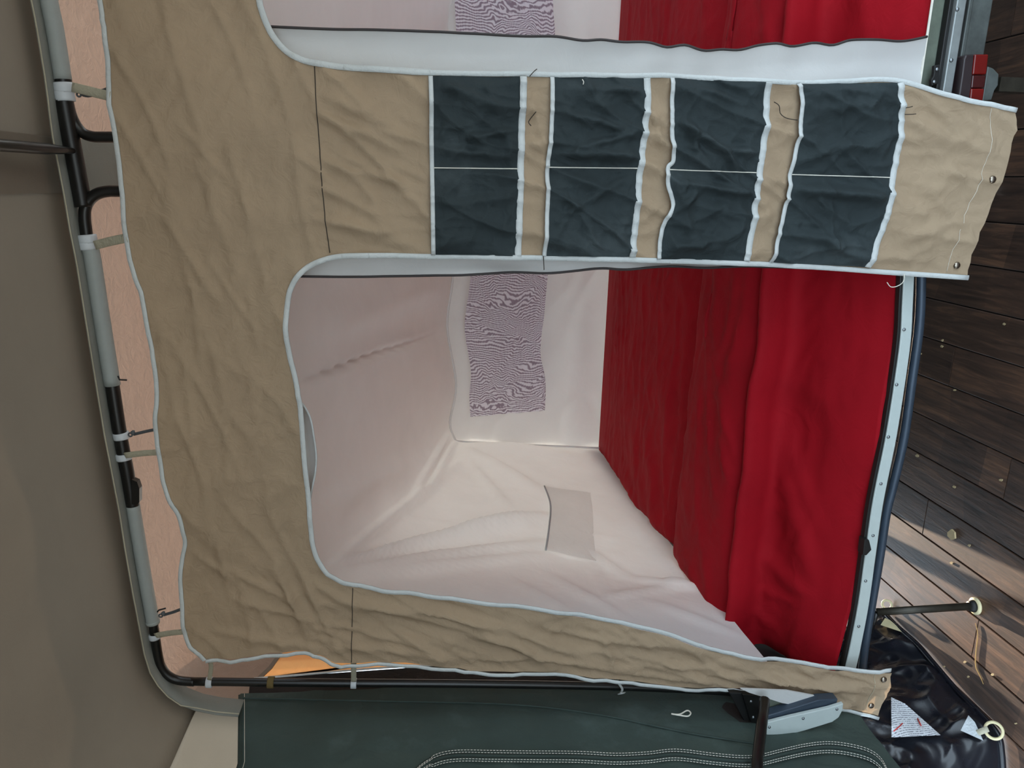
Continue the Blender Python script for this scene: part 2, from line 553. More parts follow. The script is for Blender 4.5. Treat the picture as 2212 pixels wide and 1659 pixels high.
BAR = [(104, -10), (118, 60), (135, 165), (140, 200), (150, 290), (160, 340), (175, 420), (188, 500), (200, 560), (220, 690), (242, 830), (258, 930), (275, 1020), (288, 1090), (300, 1170), (316, 1265), (331, 1345), (338, 1385)]
BAR3 = [onY(x, y, YFR) for x, y in BAR]
bx = np.array([p[0] for p in BAR3])[::-1]; bz = np.array([p[2] for p in BAR3])[::-1]
def zbar(X):
    X = np.asarray(X, float)
    out = np.interp(X, bx, bz)
    out = np.where(X > bx[-1], bz[-1] - (X - bx[-1]) * .05, out)
    out = np.where(X < bx[0], bz[0] + (X - bx[0]) * .07, out)
    return out

XW = -1.50
# roof above and in front of the frame
RX = np.concatenate([np.linspace(1.9, -1.2, 60), [-1.25, -1.30, -1.35, -1.40, -1.435, -1.46]])
RZ = zbar(RX) + .045
for k, d in zip(range(-6, 0), (.006, .014, .028, .052, .082, .122)): RZ[k] -= d
RY = np.linspace(1.995, -.75, 60)
G = np.zeros((len(RX), len(RY), 3))
G[..., 0] = RX[:, None]; G[..., 1] = RY[None, :]
G[..., 2] = RZ[:, None] + .05 * (1.995 - RY)[None, :] - .03 * np.sin(np.clip((1.995 - RY) / 2.7, 0, 1) * math.pi)[None, :]
G[..., 2] += .010 * perlin(G[..., 0] * 2.1, G[..., 1] * 1.7, 5) + .004 * perlin(G[..., 0] * 6, G[..., 1] * 5, 6)
ROOF = G
def roof_pt(X, Y):
    i = int(np.argmin(np.abs(RX - X))); j = int(np.argmin(np.abs(RY - Y)))
    return ROOF[i, j].copy()
# reinforcement band along the middle of the roof, and the hem beside the frame bar
XBAND = onY(150, 357, YFR)[0]
bw = .125
Gb = np.zeros((7, 40, 3))
for a, xx in enumerate(np.linspace(XBAND - bw / 2, XBAND + bw / 2, 7)):
    for b, yy in enumerate(np.linspace(1.99, -.7, 40)):
        i = np.interp(xx, RX[::-1], np.arange(len(RX))[::-1]); j = np.interp(yy, RY[::-1], np.arange(len(RY))[::-1])
        i0, j0 = min(int(i), len(RX) - 2), min(int(j), len(RY) - 2); fi, fj = i - i0, j - j0
        z = (ROOF[i0, j0, 2] * (1 - fi) + ROOF[i0 + 1, j0, 2] * fi) * (1 - fj) + (ROOF[i0, j0 + 1, 2] * (1 - fi) + ROOF[i0 + 1, j0 + 1, 2] * fi) * fj
        Gb[a, b] = (xx, yy, z - .004)
link('ridge_band', grid_mesh('ridge_band', Gb), M['roofband'], outer)
hem_pts = []
for xx in np.linspace(1.6, -1.25, 70):
    hem_pts.append((xx, 1.945, float(zbar(xx)) + .020))
for xx, dz in ((-1.31, .014), (-1.35, .0), (-1.385, -.02), (-1.415, -.05), (-1.437, -.09), (-1.452, -.14), (-1.462, -.20)):
    hem_pts.append((xx, 1.945, float(zbar(xx)) + dz))
def hem_normals(pts):
    out = []
    for i in range(len(pts)):
        t = np.array(pts[min(i + 1, len(pts) - 1)]) - np.array(pts[max(i - 1, 0)])
        t /= np.linalg.norm(t)
        n = np.cross(t, (0, 1, 0)); n = n if n[2] < 0 or n[0] > .5 else -n
        out.append(n / np.linalg.norm(n))
    return out
link('roof_hem', ribbon_mesh('roof_hem', hem_pts, .075, hem_normals(hem_pts), .003), M['hem'], outer)
seam_pts = [(p[0] + (.012 if p[0] < -1.42 else 0), 1.905, p[2] - .004) for p in hem_pts]
link('hem_seam', tube_mesh('hem_seam', seam_pts, .0016, 6), M['elastic'], outer)

# side wall in front of the frame: daylight-paled beige above, dark green below
zt = float(RZ[-1])
def wallx(z): return XW + .02 * np.clip((z - 1.6), 0, 1) * .8 - .03 * np.clip(1.2 - z, 0, 1.2)
zb0 = onX(520, 1490, XW); zb1 = onX(519, 1659, XW)
ZB = zb0[2]
def zb(Y): return np.interp(Y, [1.2, zb1[1], zb0[1], 2.2], [zb1[2], zb1[2], zb0[2], zb0[2]])
def wall_grid(z0, z1, nz, y0=2.05, y1=-.75, ny=110, seed=21, amp=.008):
    zz = np.linspace(z0, z1, nz); yy = np.linspace(y0, y1, ny)
    Gw = np.zeros((nz, ny, 3))
    Gw[..., 1] = yy[None, :]; Gw[..., 2] = zz[:, None]
    k_ = (zz - z0) / (z1 - z0) if z1 == ZB else (z1 - zz) / (z1 - z0)
    Gw[..., 2] += (zb(yy) - ZB)[None, :] * k_[:, None]
    Gw[..., 0] = wallx(zz)[:, None]
    Gw[..., 0] += amp * perlin(Gw[..., 1] * 4.5, Gw[..., 2] * 2.2, seed) + amp * .5 * ridged(Gw[..., 1], Gw[..., 2], seed + 3, 5, 9, .5)
    return Gw
Gw = wall_grid(zt + .05, ZB, 26, y0=1.995, ny=60, amp=.006)
fade = np.linspace(0, 1, 26)[:, None] ** .7
Gw[0, :, 0] = -1.46
Gw[..., 0] = Gw[..., 0] * fade + (-1.455) * (1 - fade)
Gw[0, :, 2] = np.interp(Gw[0, :, 1], RY[::-1], ROOF[-1, ::-1, 2])
for k in range(1, 6): Gw[k, :, 2] += (Gw[0, :, 2] - zt - .05) * (1 - k / 6)
rc = link('roof_canvas', grid_mesh('roof_canvas', np.concatenate([ROOF, Gw[1:]], 0)), M['roof'], outer, 'brown canvas roof turning down into a wall coloured paler for daylight')
rc.data.materials.append(M['beige'])
ncol = ROOF.shape[1] - 1
for k, f in enumerate(rc.data.polygons):
    if k // ncol >= ROOF.shape[0] + 1: f.material_index = 1
ZLOW = .36
def lower_edge(Y): return .34 + .02 * np.sin(Y * 9)
Gl = wall_grid(ZB, ZLOW, 120, ny=160, seed=31, amp=.010)
link('wall_lower', grid_mesh('wall_lower', Gl), M['wallgreen'], outer, 'dark green lower canvas wall')
link('wall_seam', ribbon_mesh('wall_seam', [(XW + .012, yy, float(zb(yy))) for yy in np.linspace(2.04, 0, 30)], .012, (1, 0, 0), .002), M['wallgreen'], outer)
link('stitch_line', tube_mesh('stitch_line', [(XW + .016, yy, float(zb(yy)) - .012) for yy in np.linspace(2.04, 0, 30)], .0009, 5), M['thread'], outer)
# curved door zip with double white stitching
def wall_surf(px, py, lift=.016):
    p = onX(px, py, XW)
    X = wallx(p[2])
    p = onX(px, py, X + lift)
    return p
ZIPL = [(880, 1690), (905, 1662), (930, 1645), (960, 1634), (1000, 1630), (1060, 1631), (1150, 1632), (1250, 1633), (1330, 1637), (1400, 1634), (1460, 1628), (1540, 1637), (1600, 1642), (1640, 1640), (1690, 1628), (1740, 1617), (1790, 1612), (1840, 1618), (1880, 1630), (1905, 1650), (1920, 1680)]
for dy, rr, mt, nm in ((-10, .0011, 'thread', 'stitch_line'), (-5, .0011, 'thread', 'stitch_line'), (9, .0011, 'thread', 'stitch_line'), (14, .0011, 'thread', 'stitch_line')):
    pts = [wall_surf(x, y + dy * (1.0 if x > 930 else .6), .019) for x, y in catmull(ZIPL, 5)]
    # broken stitches: short dashes
    V, Fc = [], []
    P = resample(pts, 330)
    for i in range(0, len(P) - 2, 2):
        me = None
        a, b = P[i], P[i] + (P[i + 1] - P[i]) * 1.35
        t = (b - a) / np.linalg.norm(b - a); s = np.cross(t, (1, 0, 0)); s /= np.linalg.norm(s); n = np.cross(s, t)
        k = len(V)
        for q in (a, b):
            V += [q + s * rr * .9, q + n * rr * .9, q - s * rr * .9]
        Fc += [(k, k + 3, k + 4, k + 1), (k + 1, k + 4, k + 5, k + 2), (k, k + 1, k + 2), (k + 3, k + 5, k + 4), (k, k + 2, k + 5, k + 3)]
    link(nm, mesh(nm, V, Fc, False), M[mt], outer)
for dy, w in ((-5, .010), (3, .012), (10, .010)):
    pts = [wall_surf(x, y + dy, .012) for x, y in catmull(ZIPL, 5)]
    link('zip_fold', tube_mesh('zip_fold', pts, w * .55, 8), M['wallgreen'], outer)
link('wall_fold_line', tube_mesh('wall_fold_line', [wall_surf(x, y, .008) for x, y in catmull([(525, 1508), (800, 1514), (1106, 1522), (1300, 1545), (1480, 1582), (1640, 1608)], 8)], .003, 6), M['wallgreen'], outer)

# rear parts behind the frame
BR_top = [(x - 2, y) for x, y in BAR]
na, nb = 90, 30
G = np.zeros((na, nb, 3))
for a, xx in enumerate(np.linspace(1.7, -1.52, na)):
    for b, yy in enumerate(np.linspace(1.90, 4.72, nb)):
        G[a, b] = (xx, yy, float(zbar(xx)) + .075 - .18 * (yy - 1.99) - max(0, -1.40 - xx) * .6)
G[..., 2] += .008 * perlin(G[..., 0] * 3, G[..., 1] * 3, 44)
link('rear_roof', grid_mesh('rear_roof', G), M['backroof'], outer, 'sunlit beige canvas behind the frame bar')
Gb = np.zeros((5, 24, 3))
for a, xx in enumerate(np.linspace(XBAND - .066, XBAND + .066, 5)):
    for b, yy in enumerate(np.linspace(1.995, 4.6, 24)):
        Gb[a, b] = (xx, yy, float(zbar(xx)) + .066 - .18 * (yy - 1.99))
link('rear_ridge_band', grid_mesh('rear_ridge_band', Gb), M['hem'], outer)
# rear side wall
def wall_poly(name, px, mat, X, thick, label=None):
    P = [onX(x, y, X) for x, y in px]
    return link(name, prism_mesh(name, P, (-thick, 0, 0)), mat, outer, label)
XR = -1.52
wall_poly('rear_wall_orange', [(556, 1470), (585, 1440), (612, 1408), (660, 1330), (1600, 1330), (1600, 1405), (960, 1432), (545, 1466)], M['orange'], XR, .003, 'canvas coloured bright orange for sunlight')
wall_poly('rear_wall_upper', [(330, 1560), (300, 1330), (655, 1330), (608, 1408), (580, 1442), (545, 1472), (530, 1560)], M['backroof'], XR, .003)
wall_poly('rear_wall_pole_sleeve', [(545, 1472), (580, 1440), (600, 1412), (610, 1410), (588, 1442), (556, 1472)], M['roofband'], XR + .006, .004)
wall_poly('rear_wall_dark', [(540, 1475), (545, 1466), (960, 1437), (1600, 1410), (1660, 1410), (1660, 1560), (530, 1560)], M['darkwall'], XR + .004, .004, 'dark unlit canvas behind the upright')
link('wall_tape', ribbon_mesh('wall_tape', [onX(x, y, XR + .012) for x, y in catmull([(548, 1466), (650, 1458), (760, 1448), (860, 1441), (960, 1436)], 6)], .009, (1, 0, 0), .002), M['tape'], outer)
Gr = np.zeros((20, 30, 3))
for a, zz in enumerate(np.linspace(2.40, .5, 20)):
    for b, yy in enumerate(np.linspace(2.25, 4.72, 30)):
        Gr[a, b] = (XR - .01, yy, zz - .16 * (yy - 2) * (1 - a / 19))
link('rear_side_wall', grid_mesh('rear_side_wall', Gr), M['rearcanvas'], outer)
Gr = np.zeros((24, 16, 3))
for a, xx in enumerate(np.linspace(XR - .01, 1.7, 24)):
    for b, zz in enumerate(np.linspace(2.13, .62, 16)):
        Gr[a, b] = (xx, 4.68 + .02 * math.sin(xx * 5), zz)
link('rear_wall', grid_mesh('rear_wall', Gr), M['roof'], outer)

# unseen awning walls added to shape the light, open in the lower half
for nm, fn, z0, z1 in (('side_light_baffle', lambda t: (1.62 + .02 * math.sin(t * 40), 1.99 - t * 2.74), 2.52, 1.65), ('front_light_baffle', lambda t: (-1.48 + t * 3.1, -.75 + .02 * math.sin(t * 40)), 2.60, 2.15)):
    Gc = np.zeros((70, 14, 3))
    for a in range(70):
        cx, cy = fn(a / 69)
        for b in range(14): Gc[a, b] = (cx, cy, z0 + (z1 - z0) * b / 13)
    link(nm, grid_mesh(nm, Gc), M['beige'], outer)

# glossy black valance lying along the wall on the floor
A0 = np.array([-1.455, 0, .006]); W0 = np.array([-1.60, 0, .34])
vn = np.cross(W0 - A0, (0, 1, 0)); vn /= np.linalg.norm(vn)
if vn[0] < 0: vn = -vn
EDGE = [onZ(x, y, .008) for x, y in catmull([(1912, 1322), (1940, 1352), (1985, 1392), (2020, 1432), (2070, 1490), (2125, 1545), (2160, 1588), (2168, 1625), (2172, 1680), (2178, 1740)], 8)]
EDGE = resample(EDGE, 130)
nv = 46
G = np.zeros((130, nv, 3))
for i, p in enumerate(EDGE):
    top = np.array([-1.585, min(p[1] + .02, 2.75), .37])
    if p[1] > 2.2: top = np.array([-1.585, p[1], .37 - .27 * min(1, (p[1] - 2.2) / .5)])
    for j in range(nv):
        t = j / (nv - 1)
        q = p * (1 - t) + top * t
        q[2] = p[2] + (top[2] - p[2]) * t ** 1.5
        G[i, j] = q
amp = np.minimum(1, np.linspace(0, 1, nv)[None, :] * 5) * np.ones((130, 1))
dd = .030 * perlin(G[..., 1] * 5, G[..., 2] * 7 + G[..., 0] * 6, 51) + .022 * ridged(G[..., 1], G[..., 2] * 1.2 + G[..., 0], 52, 5, 7, .6, 1.5) + .008 * ridged(G[..., 1], G[..., 2] + G[..., 0], 55, 14, 16, -.4, 1.5)
G += (amp * np.clip(dd, -.01, .05))[..., None] * vn
VAL = G
link('black_valance', grid_mesh('black_valance', G), M['pvc'], outer, 'glossy black plastic skirt crumpled on the floor')
edge_pts = [p + np.array([0, 0, .006]) for p in EDGE]
link('valance_hem', tube_mesh('valance_hem', edge_pts, .009, 10), M['pvc'], outer)
pp = proj(VAL.reshape(-1, 3))
def on_valance(x, y, lift=.004):
    k = int(np.argmin((pp[0] - x) ** 2 + (pp[1] - y) ** 2))
    P = VAL.reshape(-1, 3)[k]
    return on_plane(x, y, P + vn * lift, vn)
def patch(name, px, mat, lift, parent, n=14):
    a, b, c, d = [np.array(p, float) for p in px]
    Gp = np.zeros((n, n, 3))
    for i in range(n):
        for j in range(n):
            s, t = i / (n - 1), j / (n - 1)
            q = (a * (1 - s) + b * s) * (1 - t) + (d * (1 - s) + c * s) * t
            Gp[i, j] = on_valance(q[0], q[1], lift)
    # relax the depth so the paper lies as one smooth curled sheet
    for _ in range(12):
        Gp[1:-1, 1:-1] = (Gp[:-2, 1:-1] + Gp[2:, 1:-1] + Gp[1:-1, :-2] + Gp[1:-1, 2:]) / 4
    return link(name, grid_mesh(name, Gp), mat, parent)
lab = patch('care_label', [(1925, 1506), (1955, 1520), (2032, 1588), (1926, 1593)], M['paper'], .02, outer)
lab['label'] = 'white printed label'
sep_pts = [on_valance(x, y, .030) for x, y in ((1930, 1580), (1942, 1570), (1950, 1562))]
link('red_stroke', ribbon_mesh('red_stroke', sep_pts, .004, vn, .0006), M['redprint'], lab)
link('red_stroke', ribbon_mesh('red_stroke', [on_valance(x, y, .030) for x, y in ((1982, 1552), (1986, 1560), (1990, 1568))], .004, vn, .0006), M['redprint'], lab)
patch('corner_patch', [(2092, 1545), (2106, 1560), (2124, 1600), (2075, 1578)], M['plainlabel'], .012, outer, 8)
patch('corner_patch', [(1912, 1335), (1936, 1345), (1950, 1366), (1902, 1350)], M['cream'], .010, outer, 8)
ring_c = onZ(2147, 1578, .05)
link('peg_ring', torus_mesh('peg_ring', ring_c, (.5, -.55, .7), .022, .0042), M['cream'], outer)
link('ring_strap', ribbon_mesh('ring_strap', [onZ(x, y, .075) for x, y in ((2092, 1590), (2112, 1583), (2135, 1574))], .016, (.3, -.3, .9), .002), M['elastic'], outer)
ring_c = onZ(1916, 1306, .018)
link('peg_ring', torus_mesh('peg_ring', ring_c, (.2, -.75, .6), .0155, .004), M['cream'], outer)

# ------------------------------------------------------------------ sleeping tent
tent = thing('sleeping_tent', 'tan and white fabric sleeping tent with pocket strip hanging from the frame', 'tent')

CREASES = [  # tan panel
    (640, 330, 760, 420, 6, .006), (700, 250, 880, 330, 9, .008), (720, 320, 860, 400, 8, .006), (720, 360, 900, 400, 7, .006),
    (760, 270, 930, 310, 8, .006), (700, 470, 850, 500, 10, .007), (690, 400, 830, 470, 7, .004), (840, 350, 930, 390, 6, .006),
    (350, 450, 470, 640, 6, .004), (330, 330, 420, 520, 7, .003), (420, 620, 440, 800, 6, .004), (540, 620, 560, 760, 7, .003),
    (455, 560, 560, 720, 6, .004), (370, 240, 520, 420, 7, .003), (400, 720, 420, 980, 8, .004), (480, 830, 500, 1080, 7, .003),
    (420, 1190, 520, 1260, 6, .005), (480, 1220, 640, 1300, 7, .006), (500, 1290, 700, 1340, 6, .006), (460, 1360, 720, 1400, 8, .006),
    (470, 1150, 500, 1290, 6, .005), (570, 1200, 720, 1400, 10, .006), (640, 1220, 745, 1415, 8, .006), (600, 1240, 690, 1395, 6, .005),
    (780, 1300, 1000, 1350, 9, .010), (900, 1300, 1120, 1370, 10, .012), (820, 1340, 930, 1400, 7, .008), (1000, 1350, 1250, 1430, 9, .012),
    (1100, 1360, 1240, 1400, 7, .012), (1106, 1372, 1200, 1440, 8, .008), (1200, 1400, 1420, 1450, 12, .010), (1300, 1370, 1330, 1440, 8, .008),
    (1400, 1430, 1560, 1440, 6, .008), (1480, 1450, 1540, 1480, 6, .008), (1530, 1450, 1880, 1480, 7, .012), (1640, 1470, 1800, 1500, 7, .006),
    (1560, 1430, 1700, 1465, 8, .006), (780, 1390, 1000, 1420, 8, .007), (860, 1290, 960, 1330, 6, .006),
    (1960, 260, 2080, 320, 14, .006), (2010, 330, 2100, 420, 12, .006), (1920, 420, 2000, 470, 10, .006), (1930, 520, 2040, 480, 10, .005),
    (1150, 220, 1180, 320, 6, .006), (1140, 300, 1180, 330, 6, .008), (1410, 230, 1430, 330, 6, .008), (1400, 280, 1440, 300, 5, .008),
    (1650, 380, 1700, 400, 6, .006), (1670, 250, 1710, 260, 6, .006), (1380, 480, 1420, 440, 6, .005),
]
PCREASES = [  # dark green pockets
    (950, 180, 1110, 250, 12, .008), (940, 320, 1110, 340, 10, .010), (960, 440, 1120, 420, 12, .008), (1000, 300, 1110, 280, 8, .008),
    (1200, 240, 1390, 290, 10, .012), (1190, 330, 1390, 340, 10, .012), (1300, 190, 1390, 200, 7, .008), (1200, 470, 1370, 370, 8, .007),
    (1240, 320, 1380, 285, 8, .010), (1455, 260, 1560, 330, 9, .016), (1480, 265, 1500, 330, 10, .014), (1540, 320, 1640, 330, 9, .012),
    (1450, 390, 1620, 420, 9, .016), (1440, 460, 1500, 410, 8, .014), (1560, 330, 1590, 375, 7, .010), (1440, 530, 1560, 510, 10, .008), (1480, 180, 1600, 225, 9, .010),
    (1700, 405, 1910, 425, 12, .018), (1730, 240, 1900, 220, 12, .006), (1740, 330, 1880, 300, 12, .006), (1680, 500, 1880, 530, 12, .008), (1750, 190, 1920, 200, 9, .008),
]
def dispF(X, Z, wr=1.0):
    """offset of the hanging tan panel from its plane, negative towards the viewer"""
    X = np.asarray(X, float); Z = np.asarray(Z, float)
    P = np.stack([X, np.full_like(X, YP), Z], -1)
    px, py = proj(P)
    d = -.022 * np.clip((.75 - Z) / .5, 0, 1.2) ** 1.5
    d = d + .012 * perlin(X * 3.1, Z * 2.3, 61) + .006 * perlin(X * 8, Z * 7, 62)
    low = np.clip((1.0 - Z) / .9, 0, 1)
    band = np.clip((720 - px) / 60, 0, 1)
    leg_ = np.clip((py - 1180) / 80, 0, 1) * (1 - band)
    flap = (1 - band) * (1 - leg_)
    wb = .0085 * ridged(X, Z, 63, 2.4, 11, .35, 3.0) + .006 * ridged(X, Z, 66, 4, 15, -.55, 2.4)
    wl = .014 * ridged(X, Z, 67, 3.2, 15, 1.30, 2.2) + .007 * ridged(X, Z, 68, 7, 26, 1.15, 2.0)
    wf = .016 * ridged(X, Z, 69, 3.5, 13, 1.13, 2.4) + .006 * ridged(X, Z, 71, 7, 20, 1.45, 2.0)
    d = d - wr * (band * wb + leg_ * wl + flap * wf * (1 - .35 * low) + .0025 * ridged(X, Z, 64, 15, 22, -.35, 2.0))
    d = d - wr * 1.6 * crease(px, py, CREASES)
    return d
def front_pt(x, y, lift=0.0):
    p = onY(x, y, YP)
    p[1] += float(dispF(p[0], p[2])) - lift
    return p
def front_pts(px, lift=0.0):
    P = np.array([onY(x, y, YP) for x, y in px])
    P[:, 1] += dispF(P[:, 0], P[:, 2]) - lift
    return P

TOP = [(140, -560), (185, -300), (205, -120), (222, 0), (232, 60), (238, 130), (239, 200), (243, 240), (258, 330), (268, 420), (275, 500), (285, 560), (300, 610), (312, 640), (322, 700), (335, 770), (343, 820), (344, 870), (341, 900), (343, 950), (350, 1000), (357, 1040), (375, 1080), (392, 1110), (402, 1150), (404, 1175), (398, 1205), (394, 1250), (398, 1300), (403, 1360), (415, 1390), (435, 1405), (447, 1419)]
LEFT = [(447, 1419), (500, 1420), (553, 1412), (640, 1403), (672, 1403), (700, 1412), (725, 1424), (760, 1429), (840, 1427), (960, 1435), (1040, 1446), (1106, 1447), (1200, 1449), (1280, 1458), (1335, 1463), (1400, 1474), (1470, 1484), (1510, 1489), (1540, 1483), (1600, 1485), (1700, 1498), (1800, 1516), (1886, 1533)]
LEGEND = [(1886, 1533), (1900, 1500), (1909, 1478), (1912, 1439)]
INNER = [(1912, 1439), (1850, 1441), (1800, 1440), (1760, 1435), (1700, 1428), (1640, 1423), (1560, 1410), (1500, 1393), (1440, 1372), (1380, 1357), (1300, 1340), (1200, 1322), (1106, 1310), (1000, 1296), (900, 1285), (840, 1281), (790, 1272), (760, 1266), (735, 1259), (705, 1240), (685, 1215), (672, 1180), (667, 1140), (663, 1080), (657, 1020), (652, 960), (645, 880), (640, 850), (633, 815), (622, 770), (615, 720), (615, 680), (620, 640), (628, 615), (642, 592), (665, 571), (700, 555), (740, 547), (800, 545), (930, 548), (1110, 550), (1240, 553), (1400, 556), (1600, 563), (1750, 571), (1900, 581), (2075, 592)]
HEM = [(2075, 592), (2083, 548), (2100, 500), (2125, 440), (2150, 370), (2168, 310), (2178, 272), (2178, 244)]
RIGHT = [(2178, 244), (2120, 232), (2080, 224), (2029, 209), (1970, 190), (1930, 180), (1880, 178), (1800, 182), (1700, 184), (1600, 178), (1500, 172), (1400, 168), (1300, 168), (1100, 165), (930, 163), (800, 155), (740, 150), (680, 142), (640, 130), (610, 110), (585, 80), (570, 50), (560, 20), (556, 0), (550, -60), (545, -200), (555, -330), (590, -400), (680, -440), (900, -455), (1500, -520), (1990, -590)]
REND = [(1990, -590), (2000, -690), (1500, -680), (560, -640), (140, -560)]
outline_px = []
for seg in (TOP, LEFT, LEGEND, INNER, HEM, RIGHT):
    outline_px += [tuple(p) for p in catmull(seg, 3)][:-1]
outline_px += REND[:-1]
def to2(px): 
    p = onY(px[0], px[1], YP); return (p[0], p[2])
out2 = [to2(p) for p in outline_px]
V2, F2 = fill2d(out2, .0085)
dy = dispF(V2[:, 0], V2[:, 1])
me = mesh('front_panel', np.stack([V2[:, 0], YP + dy, V2[:, 1]], 1), F2)
panel = link('front_panel', me, M['tan'], tent)

def tape_px(name, px, width, lift=.002, per=4, mat='tape', parent=tent, thick=.0022):
    P = front_pts(catmull(px, per), lift)
    return link(name, ribbon_mesh(name, P, width, (0, -1, 0), thick), M[mat], parent)
def shift(px, dx, dy): return [(x + dx, y + dy) for x, y in px]
def inset(px, w):
    """moves a pixel polyline sideways by w pixels"""
    P = np.array(px, float); out = []
    for i in range(len(P)):
        t = P[min(i + 1, len(P) - 1)] - P[max(i - 1, 0)]
        t /= np.linalg.norm(t)
        out.append(tuple(P[i] + np.array([-t[1], t[0]]) * w))
    return out
tape_px('edge_binding', inset(TOP, 3), .011)
tape_px('edge_binding', inset(LEFT, 4), .011)
tape_px('edge_binding', inset(INNER[:39], 5), .013)
tape_px('edge_binding', inset(INNER[37:], 5), .013)
tape_px('edge_binding', inset(RIGHT[:17], 4), .012)
tape_px('edge_binding', inset(RIGHT[14:28], 5), .014)
# panel seams
tape_px('panel_seam', [(680, 144), (686, 250), (695, 360), (703, 460), (714, 545)], .0022, .001, 6, 'darkthread', thick=.0008)
tape_px('panel_seam', [(762, 1270), (761, 1350), (760, 1426)], .0022, .001, 6, 'darkthread', thick=.0008)
tape_px('hem_stitch', [(2122, 236), (2124, 280), (2116, 330), (2095, 400), (2062, 480), (2030, 584)], .0009, .0006, 6, 'thread', thick=.0005)
tape_px('hem_stitch', [(1878, 1443), (1872, 1480), (1862, 1522)], .0014, .001, 6, 'elastic', thick=.0008)

# pockets
POCK = [
    ([(930, 166), (932, 230), (932, 300), (934, 420), (936, 549)], [(1128, 168), (1127, 230), (1125, 300), (1122, 430), (1117, 551)]),
    ([(1191, 168), (1190, 215), (1189, 265), (1186, 310), (1181, 360), (1180, 430), (1174, 552)], [(1395, 170), (1395, 225), (1390, 285), (1380, 367), (1373, 440), (1363, 554)]),
    ([(1447, 170), (1446, 230), (1445, 290), (1449, 345), (1435, 363), (1434, 400), (1446, 440), (1430, 475), (1421, 510), (1417, 558)], [(1652, 180), (1650, 235), (1647, 290), (1636, 370), (1625, 450), (1607, 562)]),
    ([(1716, 183), (1722, 220), (1718, 270), (1713, 310), (1700, 377), (1690, 433), (1677, 490), (1662, 566)], [(1934, 181), (1937, 233), (1937, 283), (1927, 350), (1910, 433), (1895, 490), (1865, 576)]),
]
STITCH = [((935, 364), (1122, 367)), ((1184, 362), (1377, 365)), ((1436, 366), (1632, 376)), ((1703, 378), (1917, 387))]
def pocket(k):
    up, lo = POCK[k]
    ny, nx = 110, 60
    A = resample(catmull(up, 6), ny); B = resample(catmull(lo, 6), ny)
    t = np.linspace(0, 1, nx)
    PX = A[:, None, :] * (1 - t)[None, :, None] + B[:, None, :] * t[None, :, None]
    G = np.zeros((ny, nx, 3))
    for i in range(ny):
        for j in range(nx):
            G[i, j] = onY(PX[i, j, 0], PX[i, j, 1], YP)
    s = np.linspace(0, 1, ny)[:, None]
    st = STITCH[k]
    mid = (st[0][1] - up[0][1]) / (up[-1][1] - up[0][1])
    edge = np.clip(np.minimum(s, 1 - s) * 14, 0, 1)
    seam = np.clip(np.abs(s - mid) * 12, 0, 1)
    d = dispF(G[..., 0], G[..., 2], .35)
    d = np.minimum(d, dispF(G[..., 0], G[..., 2]) - .001)
    gape = (1 - t[None, :]) ** 1.5
    bulge = edge * seam * np.clip((1 - t)[None, :] * 8, 0, 1)
    seam_d = seam * .7 + .3
    d -= .004 + .006 * bulge * gape + .004 * bulge
    if k == 2:
        d -= .014 * edge * gape * np.exp(-((s - .52) / .10) ** 2)
    X, Z = G[..., 0], G[..., 2]
    calm = .3 + .7 * np.clip(np.minimum(t, 1 - t)[None, :] * 7, 0, 1)
    edge = edge * calm
    d -= (.010 * ridged(X, Z, 70 + k, 3, 9, .35, 2.2) + .006 * ridged(X, Z, 80 + k, 6, 17, -.5, 2.0) + .002 * ridged(X, Z, 85 + k, 30, 34, .2, 1.5)) * edge * seam_d
    px, py = PX[..., 0], PX[..., 1]
    d -= crease(px, py, PCREASES) * edge * 1.7
    G[..., 1] = YP + d
    o = link('pocket', grid_mesh('pocket', G), M['green'], tent)
    link('pocket_mouth_tape', ribbon_mesh('pocket_mouth_tape', G[:, 0], .0105, (0, -1, 0), .0022, .0012), M['tape'], o)
    G2 = G[:, -1].copy()
    link('pocket_base_tape', ribbon_mesh('pocket_base_tape', G2, .0165, (0, -1, 0), .0022, .0012), M['tape'], o)
    i = int(round(mid * (ny - 1)))
    link('divider_stitch', tube_mesh('divider_stitch', G[i] + np.array([0, -.0012, 0]), .0014, 6), M['thread'], o)
for k in range(4): pocket(k)

# snap fasteners
for x, y in ((2122, 388), (2052, 571), (1895, 1453), (1873, 1514)):
    c = front_pt(x, y, .001)
    s = link('snap_button', dome_mesh('snap_button', c, (0, -1, 0), .0095, .0055), M['snap'], tent)

# door strips behind the panel edges, with the zip along their free edge
def strip(zip_px, tuck_px, bottom_dy, seed):
    n, kk = 150, 16
    A = resample(catmull(zip_px, 5), n); B = resample(catmull(tuck_px, 5), n)
    G = np.zeros((n, kk, 3))
    for i in range(n):
        for j in range(kk):
            t = j / (kk - 1)
            q = A[i] * (1 - t) + B[i] * t
            Y = YP + .022 + .020 * math.sin(math.pi * t) + .004 * (1 - t)
            G[i, j] = onY(q[0], q[1], Y)
    s = np.linspace(0, 1, n)[:, None]; t = np.linspace(0, 1, kk)[None, :]
    w = np.clip(np.minimum(s, 1 - s) * 10, 0, 1)
    G[..., 1] += .010 * perlin(s * 6 + t * .5, t * 2 + s, seed) * w + .010 * perlin(s * 22, t * 1.2, seed + 1) * (1 - t) * np.clip(s * 2.2, 0, 1) * w
    o = link('door_strip', grid_mesh('door_strip', G), M['strip'], tent, 'white door flap strip')
    link('zip', tube_mesh('zip', G[:, 0], .0030, 8), M['zip'], o)
    return o
